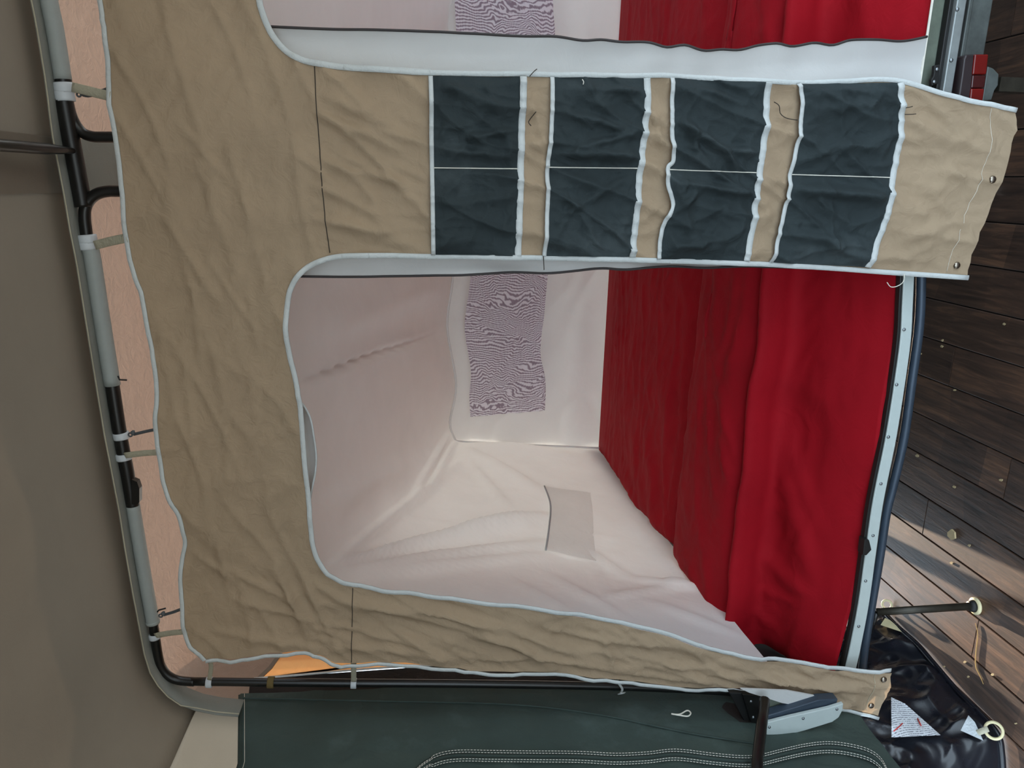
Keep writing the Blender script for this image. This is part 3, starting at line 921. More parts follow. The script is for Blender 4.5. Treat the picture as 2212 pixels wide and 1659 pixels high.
strip([(572, 57), (700, 62), (850, 65), (1000, 71), (1106, 77), (1200, 80), (1260, 88), (1300, 86), (1345, 91), (1400, 91), (1440, 102), (1480, 97), (1520, 109), (1560, 106), (1600, 107), (1640, 97), (1680, 93), (1712, 100), (1760, 92), (1800, 97), (1840, 86), (1900, 86), (1950, 89), (2003, 79)],
      [(560, 95), (640, 148), (800, 172), (1000, 182), (1300, 185), (1600, 195), (1800, 200), (1983, 210)], 0, 91)
strip([(628, 597), (750, 598), (900, 596), (1000, 594), (1106, 588), (1180, 591), (1240, 586), (1300, 580), (1350, 583), (1400, 578), (1460, 575), (1520, 579), (1600, 576), (1660, 577), (1750, 580), (1900, 588)],
      [(620, 540), (800, 530), (1000, 530), (1300, 535), (1600, 540), (1900, 560)], 0, 95)
# rolled door edge peeping out above the opening
n = 60
A = resample(catmull([(648, 866), (662, 885), (672, 910), (679, 950), (683, 985), (681, 1020), (674, 1055), (668, 1088)], 6), n)
B = resample(catmull([(630, 860), (632, 920), (640, 1000), (650, 1090)], 6), n)
G = np.zeros((n, 10, 3))
for i in range(n):
    for j in range(10):
        t = j / 9; q = A[i] * (1 - t) + B[i] * t
        G[i, j] = onY(q[0], q[1], YP + .03 + .03 * math.sin(math.pi * t))
o = link('rolled_door', grid_mesh('rolled_door', G), M['strip'], tent)
link('zip', tube_mesh('zip', G[:, 0], .0028, 8), M['tape'], o)

sagp = [(1600, 1488), (1700, 1492), (1775, 1506), (1752, 1513), (1738, 1521), (1718, 1523), (1690, 1519), (1650, 1506), (1620, 1497)]
link('sagging_hem', prism_mesh('sagging_hem', [onY(x, y, 1.836) for x, y in sagp], (0, .006, 0)), M['strip'], tent)

# lining: roof and side wall of the visible compartment, lofted from front to back
FRONT = [(1660, 1432), (1450, 1416), (1250, 1402), (1000, 1385), (760, 1350), (640, 1290), (592, 1190), (572, 1050), (562, 900), (552, 750), (545, 600), (542, 450), (540, 345)]
BACK = [(1294, 968), (1200, 963), (1120, 958), (1040, 953), (992, 952), (978, 934), (971, 912), (979, 870), (986, 830), (977, 765), (966, 705), (976, 610), (972, 400)]
LCR = [
    (650, 828, 960, 715, 7, -.016), (700, 1230, 1010, 980, 10, .010), (690, 1225, 1180, 1105, 10, .020), (705, 1240, 1175, 1165, 10, .016),
    (740, 1250, 1180, 1190, 8, .010), (900, 1060, 970, 940, 7, .010), (930, 1050, 985, 950, 6, .010), (985, 960, 1180, 1060, 12, .014), (1000, 955, 1250, 985, 9, .012),
    (1060, 960, 1280, 960, 8, .008), (1020, 1000, 1110, 1100, 8, .008), (960, 1150, 1180, 1110, 9, .010),
    (1280, 1290, 1500, 1250, 5, .006), (1370, 1240, 1560, 1275, 5, .010), (1400, 1290, 1600, 1370, 6, .005), (1180, 1230, 1350, 1330, 6, .006), (1290, 1230, 1350, 1340, 5, .004),
    (1260, 1170, 1360, 1240, 6, .006), (1100, 1240, 1250, 1330, 6, .005), (1420, 1180, 1500, 1260, 8, .006), (1350, 1100, 1420, 1180, 8, .006),
    (700, 700, 960, 600, 30, .012), (690, 1090, 900, 990, 25, .010),
]
def lining(front, back, sx, res=(130, 100), creases=LCR, seed=101, name='lining'):
    nf, nb = res
    Fp = np.array([onY(x, y, YP + .05) for x, y in front]); Bp = np.array([onY(x, y, YB) for x, y in back])
    if sx < 0:
        Fp = Fp * np.array([-1, 1, 1]); Bp = Bp * np.array([-1, 1, 1])
    # same parameter on both loops
    m_ = len(front); per = max(2, nf // (m_ - 1))
    A = np.array(catmull(Fp, per)); B = np.array(catmull(Bp, per))
    t = np.linspace(0, 1, nb) ** 1.1
    G = A[:, None, :] * (1 - t)[None, :, None] + B[:, None, :] * t[None, :, None]
    du = np.gradient(G, axis=0); dv = np.gradient(G, axis=1)
    nn = np.cross(du, dv); nn /= np.maximum(np.linalg.norm(nn, axis=-1, keepdims=True), 1e-9)
    mid = np.array([(-.7) * (1 if sx > 0 else -1), 3.0, 1.3])
    sg = np.sign(np.sum(nn * (mid - G), -1, keepdims=True)); nn = nn * sg
    a = np.linspace(0, 1, G.shape[0])[:, None]
    sag = np.sin(np.pi * t)[None, :]
    d = -.02 * sag + .012 * perlin(a * 7, t[None, :] * 3, seed) * sag + .004 * ridged(a * 3, t[None, :] * 2, seed + 1, 5, 5, .8) * sag * (a < .5)
    if sx > 0:
        px, py = proj(G)
        d = d + (.005 * ridged(a * 3.2, t[None, :] * 2.2, seed + 5, 9, 3, .5, 2.0) * np.clip((.34 - a) * 8, 0, 1)) * sag
        d = d + 2.5 * crease(px, py, creases) * np.minimum(1, np.minimum(t, 1 - t) * 20)[None, :]
    G = G + nn * d[..., None]
    return link(name, grid_mesh(name, G), M['lining'], tent, 'white lining of roof and side')
lining(FRONT, BACK, 1)
lining(FRONT, BACK, -1, creases=[], seed=111)

# back walls with net windows
def back_wall(top, bot, seed, Y=YB, sub=None):
    n, kk = 90, 50
    A = resample(catmull(top, 6), n); B = resample(catmull(bot, 6), n)
    G = np.zeros((n, kk, 3))
    for i in range(n):
        for j in range(kk):
            t = j / (kk - 1); q = A[i] * (1 - t) + B[i] * t
            G[i, j] = onY(q[0], q[1], Y)
    s = np.linspace(0, 1, n)[:, None]; t = np.linspace(0, 1, kk)[None, :]
    w = np.minimum(1, np.minimum(t, 1 - t) * 8)
    G[..., 1] += w * (.03 * perlin(s * 3.3, t * 2.5, seed) + .02 * ridged(s, t, seed + 1, 3, 4, .7)) - .03 * np.exp(-((t - .72) / .10) ** 2) * np.sin(np.pi * np.clip(s * 1.0, 0, 1))
    return link('back_wall', grid_mesh('back_wall', G), M['lining'], tent, 'white back wall with net window'), G
bw1, GB1 = back_wall([(985, 953), (972, 913), (985, 830), (966, 705), (978, 600), (975, 500), (968, 390)], [(1325, 972), (1320, 900), (1335, 820), (1345, 700), (1348, 590), (1356, 480), (1361, 390)], 121)
bw2, GB2 = back_wall([(968, 385), (965, 250), (958, 90), (952, 50), (936, 0), (930, -80), (925, -300), (915, -480)], [(1340, 385), (1360, 200), (1386, 80), (1388, 0), (1395, -100), (1410, -300), (1425, -480)], 131, YB - .02)
for P_ in ([(985, 953), (972, 913), (985, 830), (966, 705), (978, 600), (975, 500)], [(985, 953), (1060, 958), (1160, 962), (1294, 968)]):
    link('edge_piping', tube_mesh('edge_piping', [onY(x, y, YB - .035) for x, y in catmull(P_, 6)], .006, 8), M['lining'], bw1)
def net(parent, G, u0, u1, top, bot):
    n, kk = 60, 30
    A = resample(catmull(top, 5), n); B = resample(catmull(bot, 5), n)
    Gn = np.zeros((n, kk, 3))
    for i in range(n):
        for j in range(kk):
            t = j / (kk - 1); q = A[i] * (1 - t) + B[i] * t
            Gn[i, j] = onY(q[0], q[1], YB - .075)
    s = np.linspace(0, 1, n)[:, None]; t = np.linspace(0, 1, kk)[None, :]
    Gn[..., 1] += .008 * perlin(s * 7, t * 5, 141) - .010 * ridged(s, t, 142, 4, 5, .5)
    return link('net_window', grid_mesh('net_window', Gn), M['net'], parent, 'grey lilac net window')
net(bw1, None, 0, 0, [(1016, 900), (1014, 850), (1017, 800), (1004, 715), (1008, 660), (1016, 600), (1012, 520)], [(1177, 886), (1178, 820), (1167, 760), (1175, 680), (1182, 600), (1186, 520)])
net(bw2, None, 0, 0, [(987, 110), (985, 60), (982, 0), (978, -100), (975, -250)], [(1199, 110), (1198, 60), (1194, 0), (1196, -100), (1200, -250)])
# wall between the compartments
G = np.zeros((40, 40, 3))
for a, yy in enumerate(np.linspace(YP + .09, YB - .01, 40)):
    for b, t in enumerate(np.linspace(0, 1, 40)):
        ztop = 2.07 - (yy - 1.95) / 2.2 * .55
        G[a, b] = (.004 + .012 * math.sin(yy * 6) * math.sin(math.pi * t), yy, .7 + (ztop - .7) * t)
link('partition', grid_mesh('partition', G), M['lining'], tent)
# small pocket sewn to the side wall of the visible compartment
n = 26
Gp = np.zeros((n, n, 3))
PA = resample(catmull([(1176, 1050), (1189, 1090), (1186, 1140), (1179, 1188)], 8), n)
PB = resample(catmull([(1276, 1064), (1281, 1110), (1283, 1160), (1288, 1212)], 8), n)
LG = [o for o in bpy.data.objects if o.name.startswith('lining')][0]
LV = np.array([v.co for v in LG.data.vertices]); lpx, lpy = proj(LV)
def on_lining(x, y, lift):
    q2 = (lpx - x) ** 2 + (lpy - y) ** 2
    k = np.argsort(q2)[:40]
    w = np.exp(-q2[k] / 300.0) + 1e-6
    D = ((LV[k] @ VF) * w).sum() / w.sum() - CP @ VF
    d = ray(x, y); return CP + d / FPX * (D - lift)
for i in range(n):
    for j in range(n):
        t = j / (n - 1); q = PA[i] * (1 - t) + PB[i] * t
        Gp[i, j] = on_lining(q[0], q[1], .024 * min(1, 3 * (1 - t)) + .008 + .022 * (1 - t) ** 2 * math.sin(math.pi * i / (n - 1)) + .004 * float(perlin(i * .35, j * .3, 77)))
ip = link('inner_pocket', grid_mesh('inner_pocket', Gp), M['sheer'], tent)
link('pocket_mouth', tube_mesh('pocket_mouth', Gp[:, 0], .004, 7), M['tape'], ip)
# loose threads
for px, mt, hgt in (([(1934, 588), (1932, 598), (1926, 608), (1915, 615), (1905, 615), (1898, 606)], 'thread', .02), ([(1157, 152), (1150, 158), (1141, 168)], 'darkthread', .012), ([(1171, 552), (1172, 566), (1171, 580)], 'darkthread', .012), ([(1154, 244), (1142, 260), (1140, 266), (1145, 273)], 'darkthread', .016), ([(1664, 222), (1674, 230), (1678, 250), (1690, 258), (1712, 261)], 'darkthread', .016), ([(1252, 175), (1255, 180), (1254, 186)], 'thread', .02), ([(1942, 235), (1950, 234), (1958, 232)], 'darkthread', .012), ([(1943, 249), (1955, 249), (1965, 248)], 'darkthread', .012)):
    P = front_pts(catmull(px, 4), hgt)
    link('loose_thread', tube_mesh('loose_thread', P, .0011, 6), M[mt], tent)

# straps from the tent edge to the frame
def strap(px, w, mat='elastic', y0=None):
    P = []
    q = catmull(px, 5)
    for i, (x, y) in enumerate(q):
        t = i / (len(q) - 1)
        P.append(onY(x, y, YP - .004 + (YFR - YP - .012) * t))
    return link('hanging_strap', ribbon_mesh('hanging_strap', P, w, (0, -1, 0), .002), M[mat], tent)
strap([(238, 208), (205, 200), (156, 188)], .021)
strap([(274, 514), (240, 521), (205, 530)], .021)
strap([(344, 977), (310, 979), (270, 984)], .016)
strap([(404, 1364), (370, 1367), (336, 1373)], .017)
strap([(452, 1422), (456, 1440), (452, 1468)], .012)
strap([(764, 1430), (764, 1450), (764, 1472)], .015)
strap([(1330, 1462), (1336, 1475), (1344, 1488), (1340, 1497)], .007, 'tape')
strap([(1342, 1496), (1336, 1499), (1350, 1496)], .006, 'tape')
for px in ([(240, 190), (222, 196), (195, 206), (180, 205)], [(340, 927), (315, 932), (290, 938)], [(396, 1314), (375, 1322), (355, 1328)]):
    P = [onY(x, y, YP + .02 + .004 * i) for i, (x, y) in enumerate(catmull(px, 4))]
    h_ = link('hook_cord', tube_mesh('hook_cord', P, .0042, 8), M['hook'], tent)
    e = np.array(P[-1])
    link('hook', dome_mesh('hook', e + np.array([.004, 0, .0]), (.15, -.5, .6), .007, .009, 10, 4), M['hook'], h_)
    link('hook_claw', torus_mesh('hook_claw', e + np.array([0, -.004, .008]), (0, 1, 0), .0045, .0022, 14, 6), M['hook'], h_)
link('thread_loop', tube_mesh('thread_loop', [wall_surf(x, y, .03) for x, y in catmull([(1450, 1542), (1468, 1543), (1484, 1535), (1492, 1540), (1486, 1547), (1468, 1545), (1450, 1542)], 6)], .0022, 6), M['thread'], outer)

# ------------------------------------------------------------------ frame
frame = thing('tent_frame', 'black tubular steel tent frame with grey sleeves holding up the sleeping tent', 'tent frame')
def bar_px(px, r, name='tube', mat='steel', Y=YFR, per=6, n=16, parent=None):
    return link(name, tube_mesh(name, [onY(x, y, Y) for x, y in catmull(px, per)], r, n), M[mat], parent or frame)
bar_px([(95, -120), (104, -10), (118, 60), (136, 172)], .0185, 'grey_sleeve', 'sleeve')
bar_px([(134, 158), (137, 175), (139, 222)], .0175, 'top_bar')
bar_px([(138, 214), (148, 270), (158, 325), (170, 390), (180, 447)], .0195, 'ridge_bar', n=16)
bar_px([(143, 205), (148, 228), (154, 250), (165, 272), (180, 288), (200, 295), (225, 296), (300, 296), (500, 297), (900, 298), (1930, 300)], .0125, 'bent_bracket', Y=YFR + .005)
bar_px([(1930, 422), (900, 418), (400, 414), (262, 413), (235, 413), (212, 418), (195, 430), (185, 447), (183, 470), (187, 505), (192, 545)], .0135, 'bent_bracket', Y=YFR + .002)
bar_px([(194, 536), (200, 560), (220, 690), (243, 832)], .0190, 'grey_sleeve', 'sleeve')
bar_px([(238, 800), (258, 930), (275, 1020), (288, 1098)], .0165, 'top_bar')
bar_px([(287, 1092), (300, 1170), (316, 1265), (331, 1347)], .0170, 'grey_sleeve', 'sleeve')
bar_px([(329, 1330), (335, 1375), (343, 1425), (352, 1447), (367, 1462), (387, 1470), (420, 1473)], .0125, 'bent_corner')
bar_px([(410, 1472), (700, 1475), (1000, 1477), (1300, 1482), (1500, 1490), (1650, 1500)], .0118, 'left_upright')
# the other half of the frame, out of the picture
bx_ = [np.array([.42, YFR, float(zbar(.42))]), np.array([1.25, YFR, float(zbar(1.25))]), np.array([1.36, YFR, 2.28]), np.array([1.40, YFR, 2.1]), np.array([1.45, YFR, .7])]
link('right_upright', tube_mesh('right_upright', catmull(bx_, 6), .0125, 12), M['steel'], frame)
# pole running from the ridge towards the viewer
p0 = onY(160, 326, YFR - .01); rp = [p0, p0 + np.array([0, -.5, .035]), p0 + np.array([0, -1.3, .09]), p0 + np.array([0, -2.6, .16])]
link('ridge_pole', tube_mesh('ridge_pole', catmull(rp, 6), [.006 + .006 * min(1, i / 2) for i in range(19)], 14), M['steel'], frame)
def band(x, y, w, r, mat='clip', Y=YFR, name='strap_clip', d=None):
    c = onY(x, y, Y)
    d = np.array(d if d is not None else (1, 0, .085), float); d /= np.linalg.norm(d)
    o = link(name, tube_mesh(name, [c - d * w / 2, c - d * w * .3, c + d * w * .3, c + d * w / 2], [r * .97, r, r, r * .97], 18), M[mat], tent if mat != 'olive' else frame)
    return o
band(138, 190, .022, .0215); band(140, 208, .022, .0215)
band(189, 516, .020, .0215); band(191, 531, .018, .0215)
band(262, 941, .017, .0195); band(267, 986, .017, .0195)
band(334, 1374, .015, .0155); band(330, 1343, .008, .0185, 'sleeve')
UP = (.068, 0, 1)
band(452, 1474, .016, .0150, d=UP); band(585, 1474, .018, .0165, 'olive', name='webbing_loop', d=UP); band(764, 1476, .016, .0150, d=UP)
for px in ([(255, 812), (258, 820), (274, 821)], [(340, 1322), (343, 1318), (358, 1314)]):
    link('spring_pin', tube_mesh('spring_pin', [onY(x, y, YFR - .012) for x, y in px], .0022, 7), M['black'], frame)
c = onY(293, 1062, YFR - .004)
link('clamp_lever', prism_mesh('clamp_lever', [onY(x, y, YFR - .016) for x, y in ((284, 1036), (296, 1041), (301, 1056), (301, 1085), (296, 1090), (284, 1090))], (0, .02, 0)), M['steel'], frame)

# ------------------------------------------------------------------ trailer with fold-out bed
trailer = thing('folding_trailer', 'folding camping trailer bed with pale screwed edge trim, leg and red tail lamp', 'trailer')
def plate(name, px, mat, Y, thick, parent=trailer, label=None, bev=.002):
    P = [onY(x, y, Y) for x, y in px]
    o = link(name, prism_mesh(name, P, (0, thick, 0)), M[mat], parent, label)
    if bev: bevel(o, bev)
    return o
STR = [(1962, 540), (1964, 590), (1961, 660), (1957, 733), (1944, 830), (1926, 943), (1905, 1046), (1894, 1106), (1881, 1199), (1866, 1306), (1848, 1400), (1839, 1440), (1832, 1475)]
def band_plate(name, px, half, mat, Y, thick, per=4, parent=trailer):
    C_ = catmull(px, per)
    a = inset(C_, half); b = inset(C_, -half)
    n = len(C_)
    V, Fc = [], []
    for i in range(n):
        for q in (a[i], b[i]):
            P = onY(q[0], q[1], Y)
            V += [P, P + np.array([0, thick, 0])]
    for i in range(n - 1):
        k = i * 4
        Fc += [(k, k + 2, k + 6, k + 4), (k + 1, k + 5, k + 7, k + 3), (k, k + 4, k + 5, k + 1), (k + 2, k + 3, k + 7, k + 6)]
    Fc += [(0, 1, 3, 2), ((n - 1) * 4, (n - 1) * 4 + 2, (n - 1) * 4 + 3, (n - 1) * 4 + 1)]
    o = link(name, flat_recalc(mesh(name, V, Fc, False)), M[mat], parent)
    return bevel(o, .0025)
trim = band_plate('edge_trim', STR, 11.5, 'trim', YF, .012)
trim['label'] = 'pale screwed edge strip'
band_plate('trim_lip', shift(STR, -15.5, 0), 4.0, 'black', YF + .004, .02)
for x, y in ((1953, 712), (1937, 831), (1919, 944), (1903, 1045), (1886, 1157), (1870, 1255), (1855, 1353)):
    s = link('screw', dome_mesh('screw', onY(x, y, YF - .0005), (0, -1, 0), .0048, .003, 12, 4), M['screw'], trim)
# black channel between trim and red cloth
band_plate('black_channel', [(1966, 500), (1964, 620), (1961, 710), (1956, 740), (1946, 803), (1930, 886), (1916, 986), (1905, 1100), (1896, 1149), (1883, 1206), (1864, 1306), (1849, 1373), (1833, 1436), (1819, 1490)], 12, 'black', YF + .026, .02)
plate('catch', [(1868, 1166), (1878, 1167), (1883, 1188), (1872, 1200), (1864, 1200)], 'black', YF - .012, .03)
link('latch_pin', dome_mesh('latch_pin', onY(1843, 1325, YF + .018), (0, -1, 0), .007, .006, 10, 4), M['leg'], trailer)
# round tube under the bed edge
link('bed_tube', tube_mesh('bed_tube', [onY(x, y, YF + .028) for x, y in catmull([(1990, 480), (1990, 590), (1986, 700), (1970, 820), (1953, 943), (1930, 1046), (1915, 1106), (1901, 1199), (1883, 1306), (1868, 1400), (1858, 1500)], 5)], .0125, 14), M['bluetube'], trailer)
# bed base and trailer body
link('bed_base', box_mesh('bed_base', (-.02, 3.13, .358), (2.86, 2.06, .05)), M['bodygreen'], trailer)
link('trailer_body', box_mesh('trailer_body', (.58, 3.25, .23), (1.60, 1.5, .26)), M['galv'], trailer)
link('sun_block_beam', box_mesh('sun_block_beam', (-.72, 3.3, .20), (1.06, .06, .30)), M['galv'], trailer)  # unseen beam, added to block the low sun under the bed
link('sun_block_rail', box_mesh('sun_block_rail', (-1.365, 3.3, .20), (.05, .06, .30)), M['galv'], trailer)  # unseen post, added to cast a dark stripe into the sun patch
for sx in (.0, 1.05):
    wv = tube_mesh('wheel', [(sx - .07, 3.1, .245), (sx - .055, 3.1, .245), (sx + .055, 3.1, .245), (sx + .07, 3.1, .245)], [.215, .24, .24, .215], 32)
    link('wheel', wv, M['wheel'], trailer)
# black board put in for the shaded gap between lining and mattress
P = [onZ(x, y, .66) for x, y in ((1440, 1170), (1500, 1215), (1570, 1280), (1640, 1410))]
link('bed_gap_shade', prism_mesh('bed_gap_shade', [(-1.506, 1.99, .36), (-1.506, 4.1, .36), (-1.506, 4.1, .74), (-1.506, 2.8, .68), (-1.506, 2.35, .64), (-1.506, 1.99, .58)], (-.012, 0, 0)), M['black'], trailer)
# support leg
ft = onZ(2110, 1309, 0.0)
lt = onY(1893, 1322, YF + .03)
leg = link('support_leg', tube_mesh('support_leg', [lt, lt * .5 + ft * .5, ft + np.array([0, 0, .018])], .0115, 14), M['leg'], trailer)
link('foot_disc', tube_mesh('foot_disc', [ft + np.array([0, 0, .0008]), ft + np.array([0, 0, .003]), ft + np.array([0, 0, .008]), ft + np.array([0, 0, .011])], [.024, .026, .026, .018], 24), M['cream'], leg)
link('foot_collar', tube_mesh('foot_collar', [ft + np.array([0, 0, .010]), ft + np.array([0, 0, .016]), ft + np.array([0, 0, .026])], [.019, .018, .0145], 18), M['black'], leg)
link('leg_brace', tube_mesh('leg_brace', [onY(1893, 1324, YF + .03), onY(1880, 1365, YF + .06)], .008, 10), M['steel'], trailer)
# other, hidden legs
for X, Y in ((-1.25, 4.0), (1.25, 4.0), (1.25, 2.0)):
    l2 = link('support_leg', tube_mesh('support_leg', [(X, Y, .355), (X, Y, .012)], .0115, 12), M['leg'], trailer)
    link('foot_disc', tube_mesh('foot_disc', [(X, Y, .001), (X, Y, .008), (X, Y, .012)], [.026, .026, .018], 20), M['cream'], l2)
# right half edge: board, black rail, aluminium strip, galvanised skirt
def edge_box(name, z0, z1, y0, y1, mat, x0=-.22, x1=1.42):
    o = link(name, box_mesh(name, ((x0 + x1) / 2, (y0 + y1) / 2, (z0 + z1) / 2), (x1 - x0, y1 - y0, z1 - z0)), M[mat], trailer)
    return bevel(o, .003)
def zpx(x, y, Y): return onY(x, y, Y)[2]
edge_box('side_board', zpx(2037, 100, 1.945), zpx(2000, 60, 1.945), 1.940, 1.952, 'bodygreen', -.1)
edge_box('black_rail', zpx(2046, 100, 1.93), zpx(2030, 100, 1.93), 1.918, 1.94, 'black', -.1)
edge_box('rail_lip', zpx(2051, 100, 1.92), zpx(2046, 100, 1.92), 1.912, 1.94, 'alu', -.1)
al = edge_box('aluminium_strip', zpx(2073, 100, 1.905), zpx(2052, 100, 1.905), 1.905, 1.93, 'alu', -.1)
edge_box('galvanised_skirt', zpx(2127, 100, 1.925), zpx(2075, 100, 1.925), 1.922, 1.935, 'galv', -.1)
edge_box('skirt_lip', zpx(2086, 100, 1.92), zpx(2076, 100, 1.92), 1.916, 1.93, 'galv', -.1)
for x, y in ((2055, 130), (2068, 20)):
    link('screw', dome_mesh('screw', onY(x, y, 1.904), (0, -1, 0), .0050, .003, 12, 4), M['screw'], al)
link('screw', dome_mesh('screw', onY(2072, 160, 1.915), (0, -1, 0), .004, .003, 12, 4), M['screw'], al)
hg = plate('hinge', [(2019, 141), (2031, 139), (2028, 180), (2013, 186), (2012, 172), (2016, 166), (2018, 158)], 'black', 1.908, .012)
for x, y in ((2024, 150), (2018, 177)):
    link('screw', dome_mesh('screw', onY(x, y, 1.907), (0, -1, 0), .0045, .003, 12, 4), M['screw'], hg)
# tail lamp
lamp = plate('tail_lamp', [(2086, 118), (2106, 117), (2096, 234), (2068, 226), (2078, 160), (2082, 128)], 'lamp', 1.888, .04, label='dark lamp housing', bev=.004)
LY = 1.884
plate('lamp_lens', [(2106, 117), (2136, 117), (2131, 161), (2101, 161)], 'lens', LY, .04, lamp, bev=.003)
plate('lamp_lens', [(2101, 162), (2131, 162), (2127, 190), (2098, 190)], 'lensdark', LY + .001, .04, lamp, bev=.003)
plate('lamp_lens', [(2098, 191), (2127, 191), (2121, 236), (2093, 236)], 'lens', LY, .04, lamp, bev=.003)
# steady leg right of the lamp
plate('steady_bracket', [(2134, 143), (2146, 148), (2158, 160), (2156, 184), (2148, 196), (2142, 216), (2122, 218), (2128, 180)], 'galv', 1.93, .03)
st = onY(2150, 183, 1.95)
link('steady_leg', box_mesh('steady_leg', (st[0], 1.95, st[2] / 2), (.034, .034, st[2])), M['leg'], trailer)
# corner of the bed beyond the tan leg: pale plate, dark channel, hinge bracket
pl = plate('corner_trim', [(1822, 1520), (1820, 1535), (1812, 1550), (1798, 1560), (1740, 1578), (1680, 1594), (1656, 1588), (1655, 1562), (1710, 1548), (1790, 1530)], 'trim', 1.80, .012)
for x, y in ((1808, 1532), (1735, 1552), (1662, 1571)):
    link('screw', dome_mesh('screw', onY(x, y, 1.799), (0, -1, 0), .0045, .003, 12, 4), M['screw'], pl)
plate('corner_channel', [(1810, 1510), (1806, 1526), (1710, 1546), (1655, 1561), (1652, 1548), (1720, 1528), (1770, 1512)], 'bluetube', 1.815, .03)
plate('corner_board', [(1655, 1500), (1780, 1505), (1760, 1520), (1655, 1552)], 'bodygreen', 1.85, .01)
plate('hinge_bracket', [(1575, 1496), (1652, 1500), (1648, 1560), (1632, 1582), (1620, 1582), (1612, 1566)], 'black', 1.86, .02)
plate('hinge_bracket', [(1604, 1500), (1640, 1502), (1640, 1566), (1622, 1560)], 'steel', 1.845, .012)
for x, y in ((1622, 1515), (1627, 1549), (1616, 1568)):
    link('screw', dome_mesh('screw', onY(x, y, 1.844), (0, -1, 0), .005, .004, 10, 4), M['screw'], trailer)
a_ = onY(1652, 1512, 1.80); b_ = onY(1636, 1640, 1.62); c_ = onY(1632, 1760, 1.45)
link('hinge_bar', tube_mesh('hinge_bar', [a_, a_ * .5 + b_ * .5, b_, c_], .0150, 14), M['steel'], trailer)

# ------------------------------------------------------------------ red mattresses
REDGE = [(1942, 500), (1939, 620), (1937, 710), (1932, 740), (1922, 803), (1906, 886), (1892, 986), (1881, 1100), (1872, 1149), (1859, 1206), (1839, 1306), (1822, 1373), (1806, 1436), (1790, 1500)]
RE3 = np.array([onY(x, y, 1.94) for x, y in REDGE])[::-1]
RCR = [(1350, 1000, 1380, 1130, 7, .014), (1370, 900, 1385, 1100, 8, .012), (1395, 850, 1420, 1150, 8, .010), (1440, 800, 1450, 980, 14, .016), (1540, 760, 1580, 900, 7, .010),
       (1545, 820, 1600, 1000, 7, .012), (1560, 940, 1590, 1060, 6, .010), (1600, 700, 1560, 860, 6, .008), (1640, 1180, 1750, 1290, 14, .012), (1600, 1280, 1680, 1360, 10, .012),
       (1660, 820, 1740, 1150, 20, .010), (1690, 1000, 1760, 1240, 16, .012), (1600, 1330, 1640, 1420, 8, .010), (1650, 1270, 1720, 1300, 9, .010), (1350, 750, 1365, 1000, 10, .006)]
def mattress(name, left, right, mirror, label, seed, dz=0.0, front_y=1.937):
    prof = [(YB - .012, .668), (3.7, .690), (3.2, .695), (2.90, .680), (2.77, .650), (2.71, .610), (2.685, .570), (2.665, .580), (2.655, .664), (2.625, .690), (2.52, .700), (2.40, .690), (2.29, .664), (2.245, .630), (2.232, .606), (2.220, .640), (2.205, .656), (2.192, .640), (2.20, .590), (2.215, .550), (2.205, .522), (2.165, .500), (2.08, .472), (2.00, .440), (1.965, .420), (front_y, .404)]
    pr = np.array(catmull([np.array(p) for p in prof], 7))
    pr = resample(pr, 190)
    nx = 120
    G = np.zeros((len(pr), nx, 3))
    for i, (yy, zz) in enumerate(pr):
        xl, xr = left(yy), right(yy)
        xs = np.linspace(xl, xr, nx)
        G[i, :, 0] = xs; G[i, :, 1] = yy; G[i, :, 2] = zz + dz
    s = np.linspace(0, 1, len(pr))[:, None]
    X = G[..., 0].copy(); Y = G[..., 1].copy()
    mid = np.clip(np.minimum((Y - 1.97) * 10, (YB - .05 - Y) * 4), 0, 1)
    # folds wander along the bed
    G[..., 1] += mid * (.022 * perlin(X * 1.3, Y * .6, seed) + .02 * perlin(X * 4, Y * 2, seed + 1)) + mid * np.where((Y > 2.5) & (Y < 3.1), -.07 * (X + .86), 0) * np.clip(1 - np.abs(Y - 2.68) * 2.5, 0, 1)
    low = np.clip((2.3 - Y) * 5, 0, 1)
    bump = .010 * perlin(X * 4, Y * 4, seed + 2) + .009 * ridged(X, Y, seed + 3, 2.2, 8, .12, 1.6) + .004 * ridged(X, Y, seed + 4, 6, 16, -.3, 2)
    px, py = proj(G)
    bump = bump * (1 - .7 * np.clip((2.12 - Y) * 8, 0, 1))
    if not mirror: bump = bump + crease(px, py, RCR) * .9
    G[..., 2] += bump * mid
    G[..., 1] -= bump * mid * low * .8
    ends = np.minimum(1, np.minimum(np.arange(nx), np.arange(nx)[::-1]) / 5)
    G[..., 2] -= (.03 * (1 - ends) ** 2)[None, :] * mid
    if not mirror:
        G[..., 2] += (np.interp(X, RE3[:, 0], RE3[:, 2]) - .404) * np.clip((2.14 - Y) / .19, 0, 1)
    # front edge turned under
    tail = G[-1:].copy(); tail[..., 1] += .03; tail[..., 2] -= .002
    G = np.concatenate([G, tail], 0)
    o = link(name, grid_mesh(name, G), M['red'])
    tag(o, label, 'bed cover', 'crimson bed covers')
    return o, G
xl = lambda Y: float(np.interp(Y, [1.945, 2.02, 2.19, 2.30, 2.45, 2.76, 4.18], [-1.503, -1.503, -1.503, -1.47, -1.42, -1.43, -1.475]))
xr = lambda Y: -.006
mattress('bed_cover', xl, xr, False, 'crimson bed cover below the pocket strip, inside the wide open compartment', 201)
o2, G2 = mattress('bed_cover', lambda Y: .014, lambda Y: 1.40, True, 'dark crimson bed cover in the compartment cut off by the photo edge', 231, .022, 1.932)
# overlocked edge at the front of the second cover
e = G2[-2][10:100]
ov = link('overlock_stitch', ribbon_mesh('overlock_stitch', e + np.array([0, -.004, .004]), .006, (0, -.8, .6), .0015), M['thread'], o2)

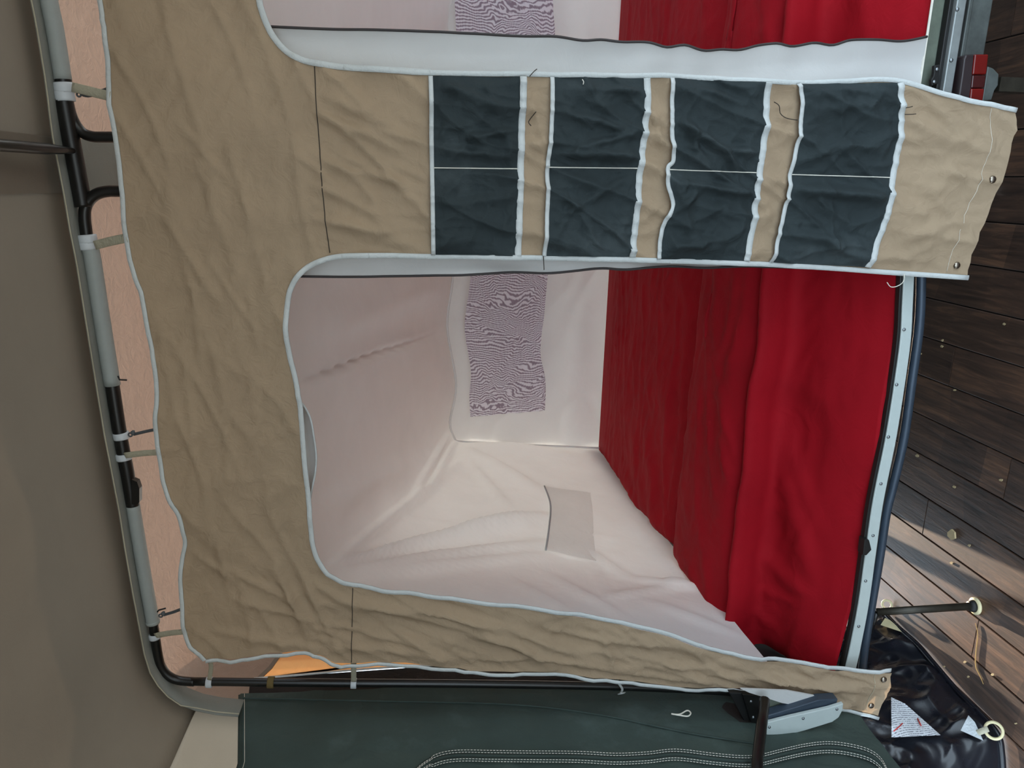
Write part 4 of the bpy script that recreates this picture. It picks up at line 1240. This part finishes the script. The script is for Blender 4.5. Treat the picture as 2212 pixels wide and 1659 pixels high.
# ------------------------------------------------------------------ small litter on the floor
def litter(name, px, r, mat, label, cat, group=None, z=.002):
    P = [onZ(x, y, z) for x, y in catmull(px, 4)]
    o = link(name, tube_mesh(name, P, [r * (.5 + .5 * math.sin(math.pi * (i + .5) / len(P))) for i in range(len(P))], 6), M[mat])
    return tag(o, label, cat, group)
litter('dry_stalk', [(2107, 1346), (2112, 1370), (2108, 1410), (2108, 1440), (2118, 1462), (2124, 1478)], .0016, 'straw', 'long dry straw stalk lying below the leg foot', 'straw', z=.0025)
def chip(px, h, mat, name, label, cat, group=None):
    P = [onZ(x, y, .0012) for x, y in px]
    return tag(link(name, prism_mesh(name, P, (0, 0, h)), M[mat]), label, cat, group)
chip([(2050, 1150), (2058, 1143), (2065, 1150), (2066, 1163), (2058, 1166), (2050, 1158)], .006, 'chip', 'wood_chip', 'pale wood chip, largest scrap lying on the bare boards', 'wood chip')
g = 'specks on the boards'
rr = random.Random(12)
for x, y in ((2063, 843), (2036, 735), (2100, 515), (2062, 1052), (2085, 1430), (2092, 1462), (2040, 1440), (2195, 1563), (2163, 1037), (1982, 985), (2035, 748), (2170, 700), (1989, 764), (2145, 1457), (2094, 1178), (2056, 1216)):
    s = rr.uniform(2.0, 4.2)
    q = [(x + s * rr.uniform(.7, 1.2) * math.cos(a), y + s * rr.uniform(.5, 1.1) * math.sin(a)) for a in (0, 1.2, 2.3, 3.4, 4.6, 5.5)]
    chip(q, .002, 'chip', 'debris_speck', 'tiny pale speck of debris on the dark boards', 'debris', g)
wn = thing('wing_nut', 'small shiny wing nut on the boards beside the hanging flap', 'wing nut')
c = onZ(2146, 412, .006)
link('nut_body', tube_mesh('nut_body', [c + np.array([0, 0, -.005]), c + np.array([0, 0, .005])], .006, 12), M['silver'], wn)
for sgn in (-1, 1):
    link('wing', prism_mesh('wing', [c + np.array([sgn * .004, -.0015, -.003]), c + np.array([sgn * .013, -.0015, .003]), c + np.array([sgn * .013, -.0015, .011]), c + np.array([sgn * .005, -.0015, .005])], (0, .003, 0)), M['silver'], wn)
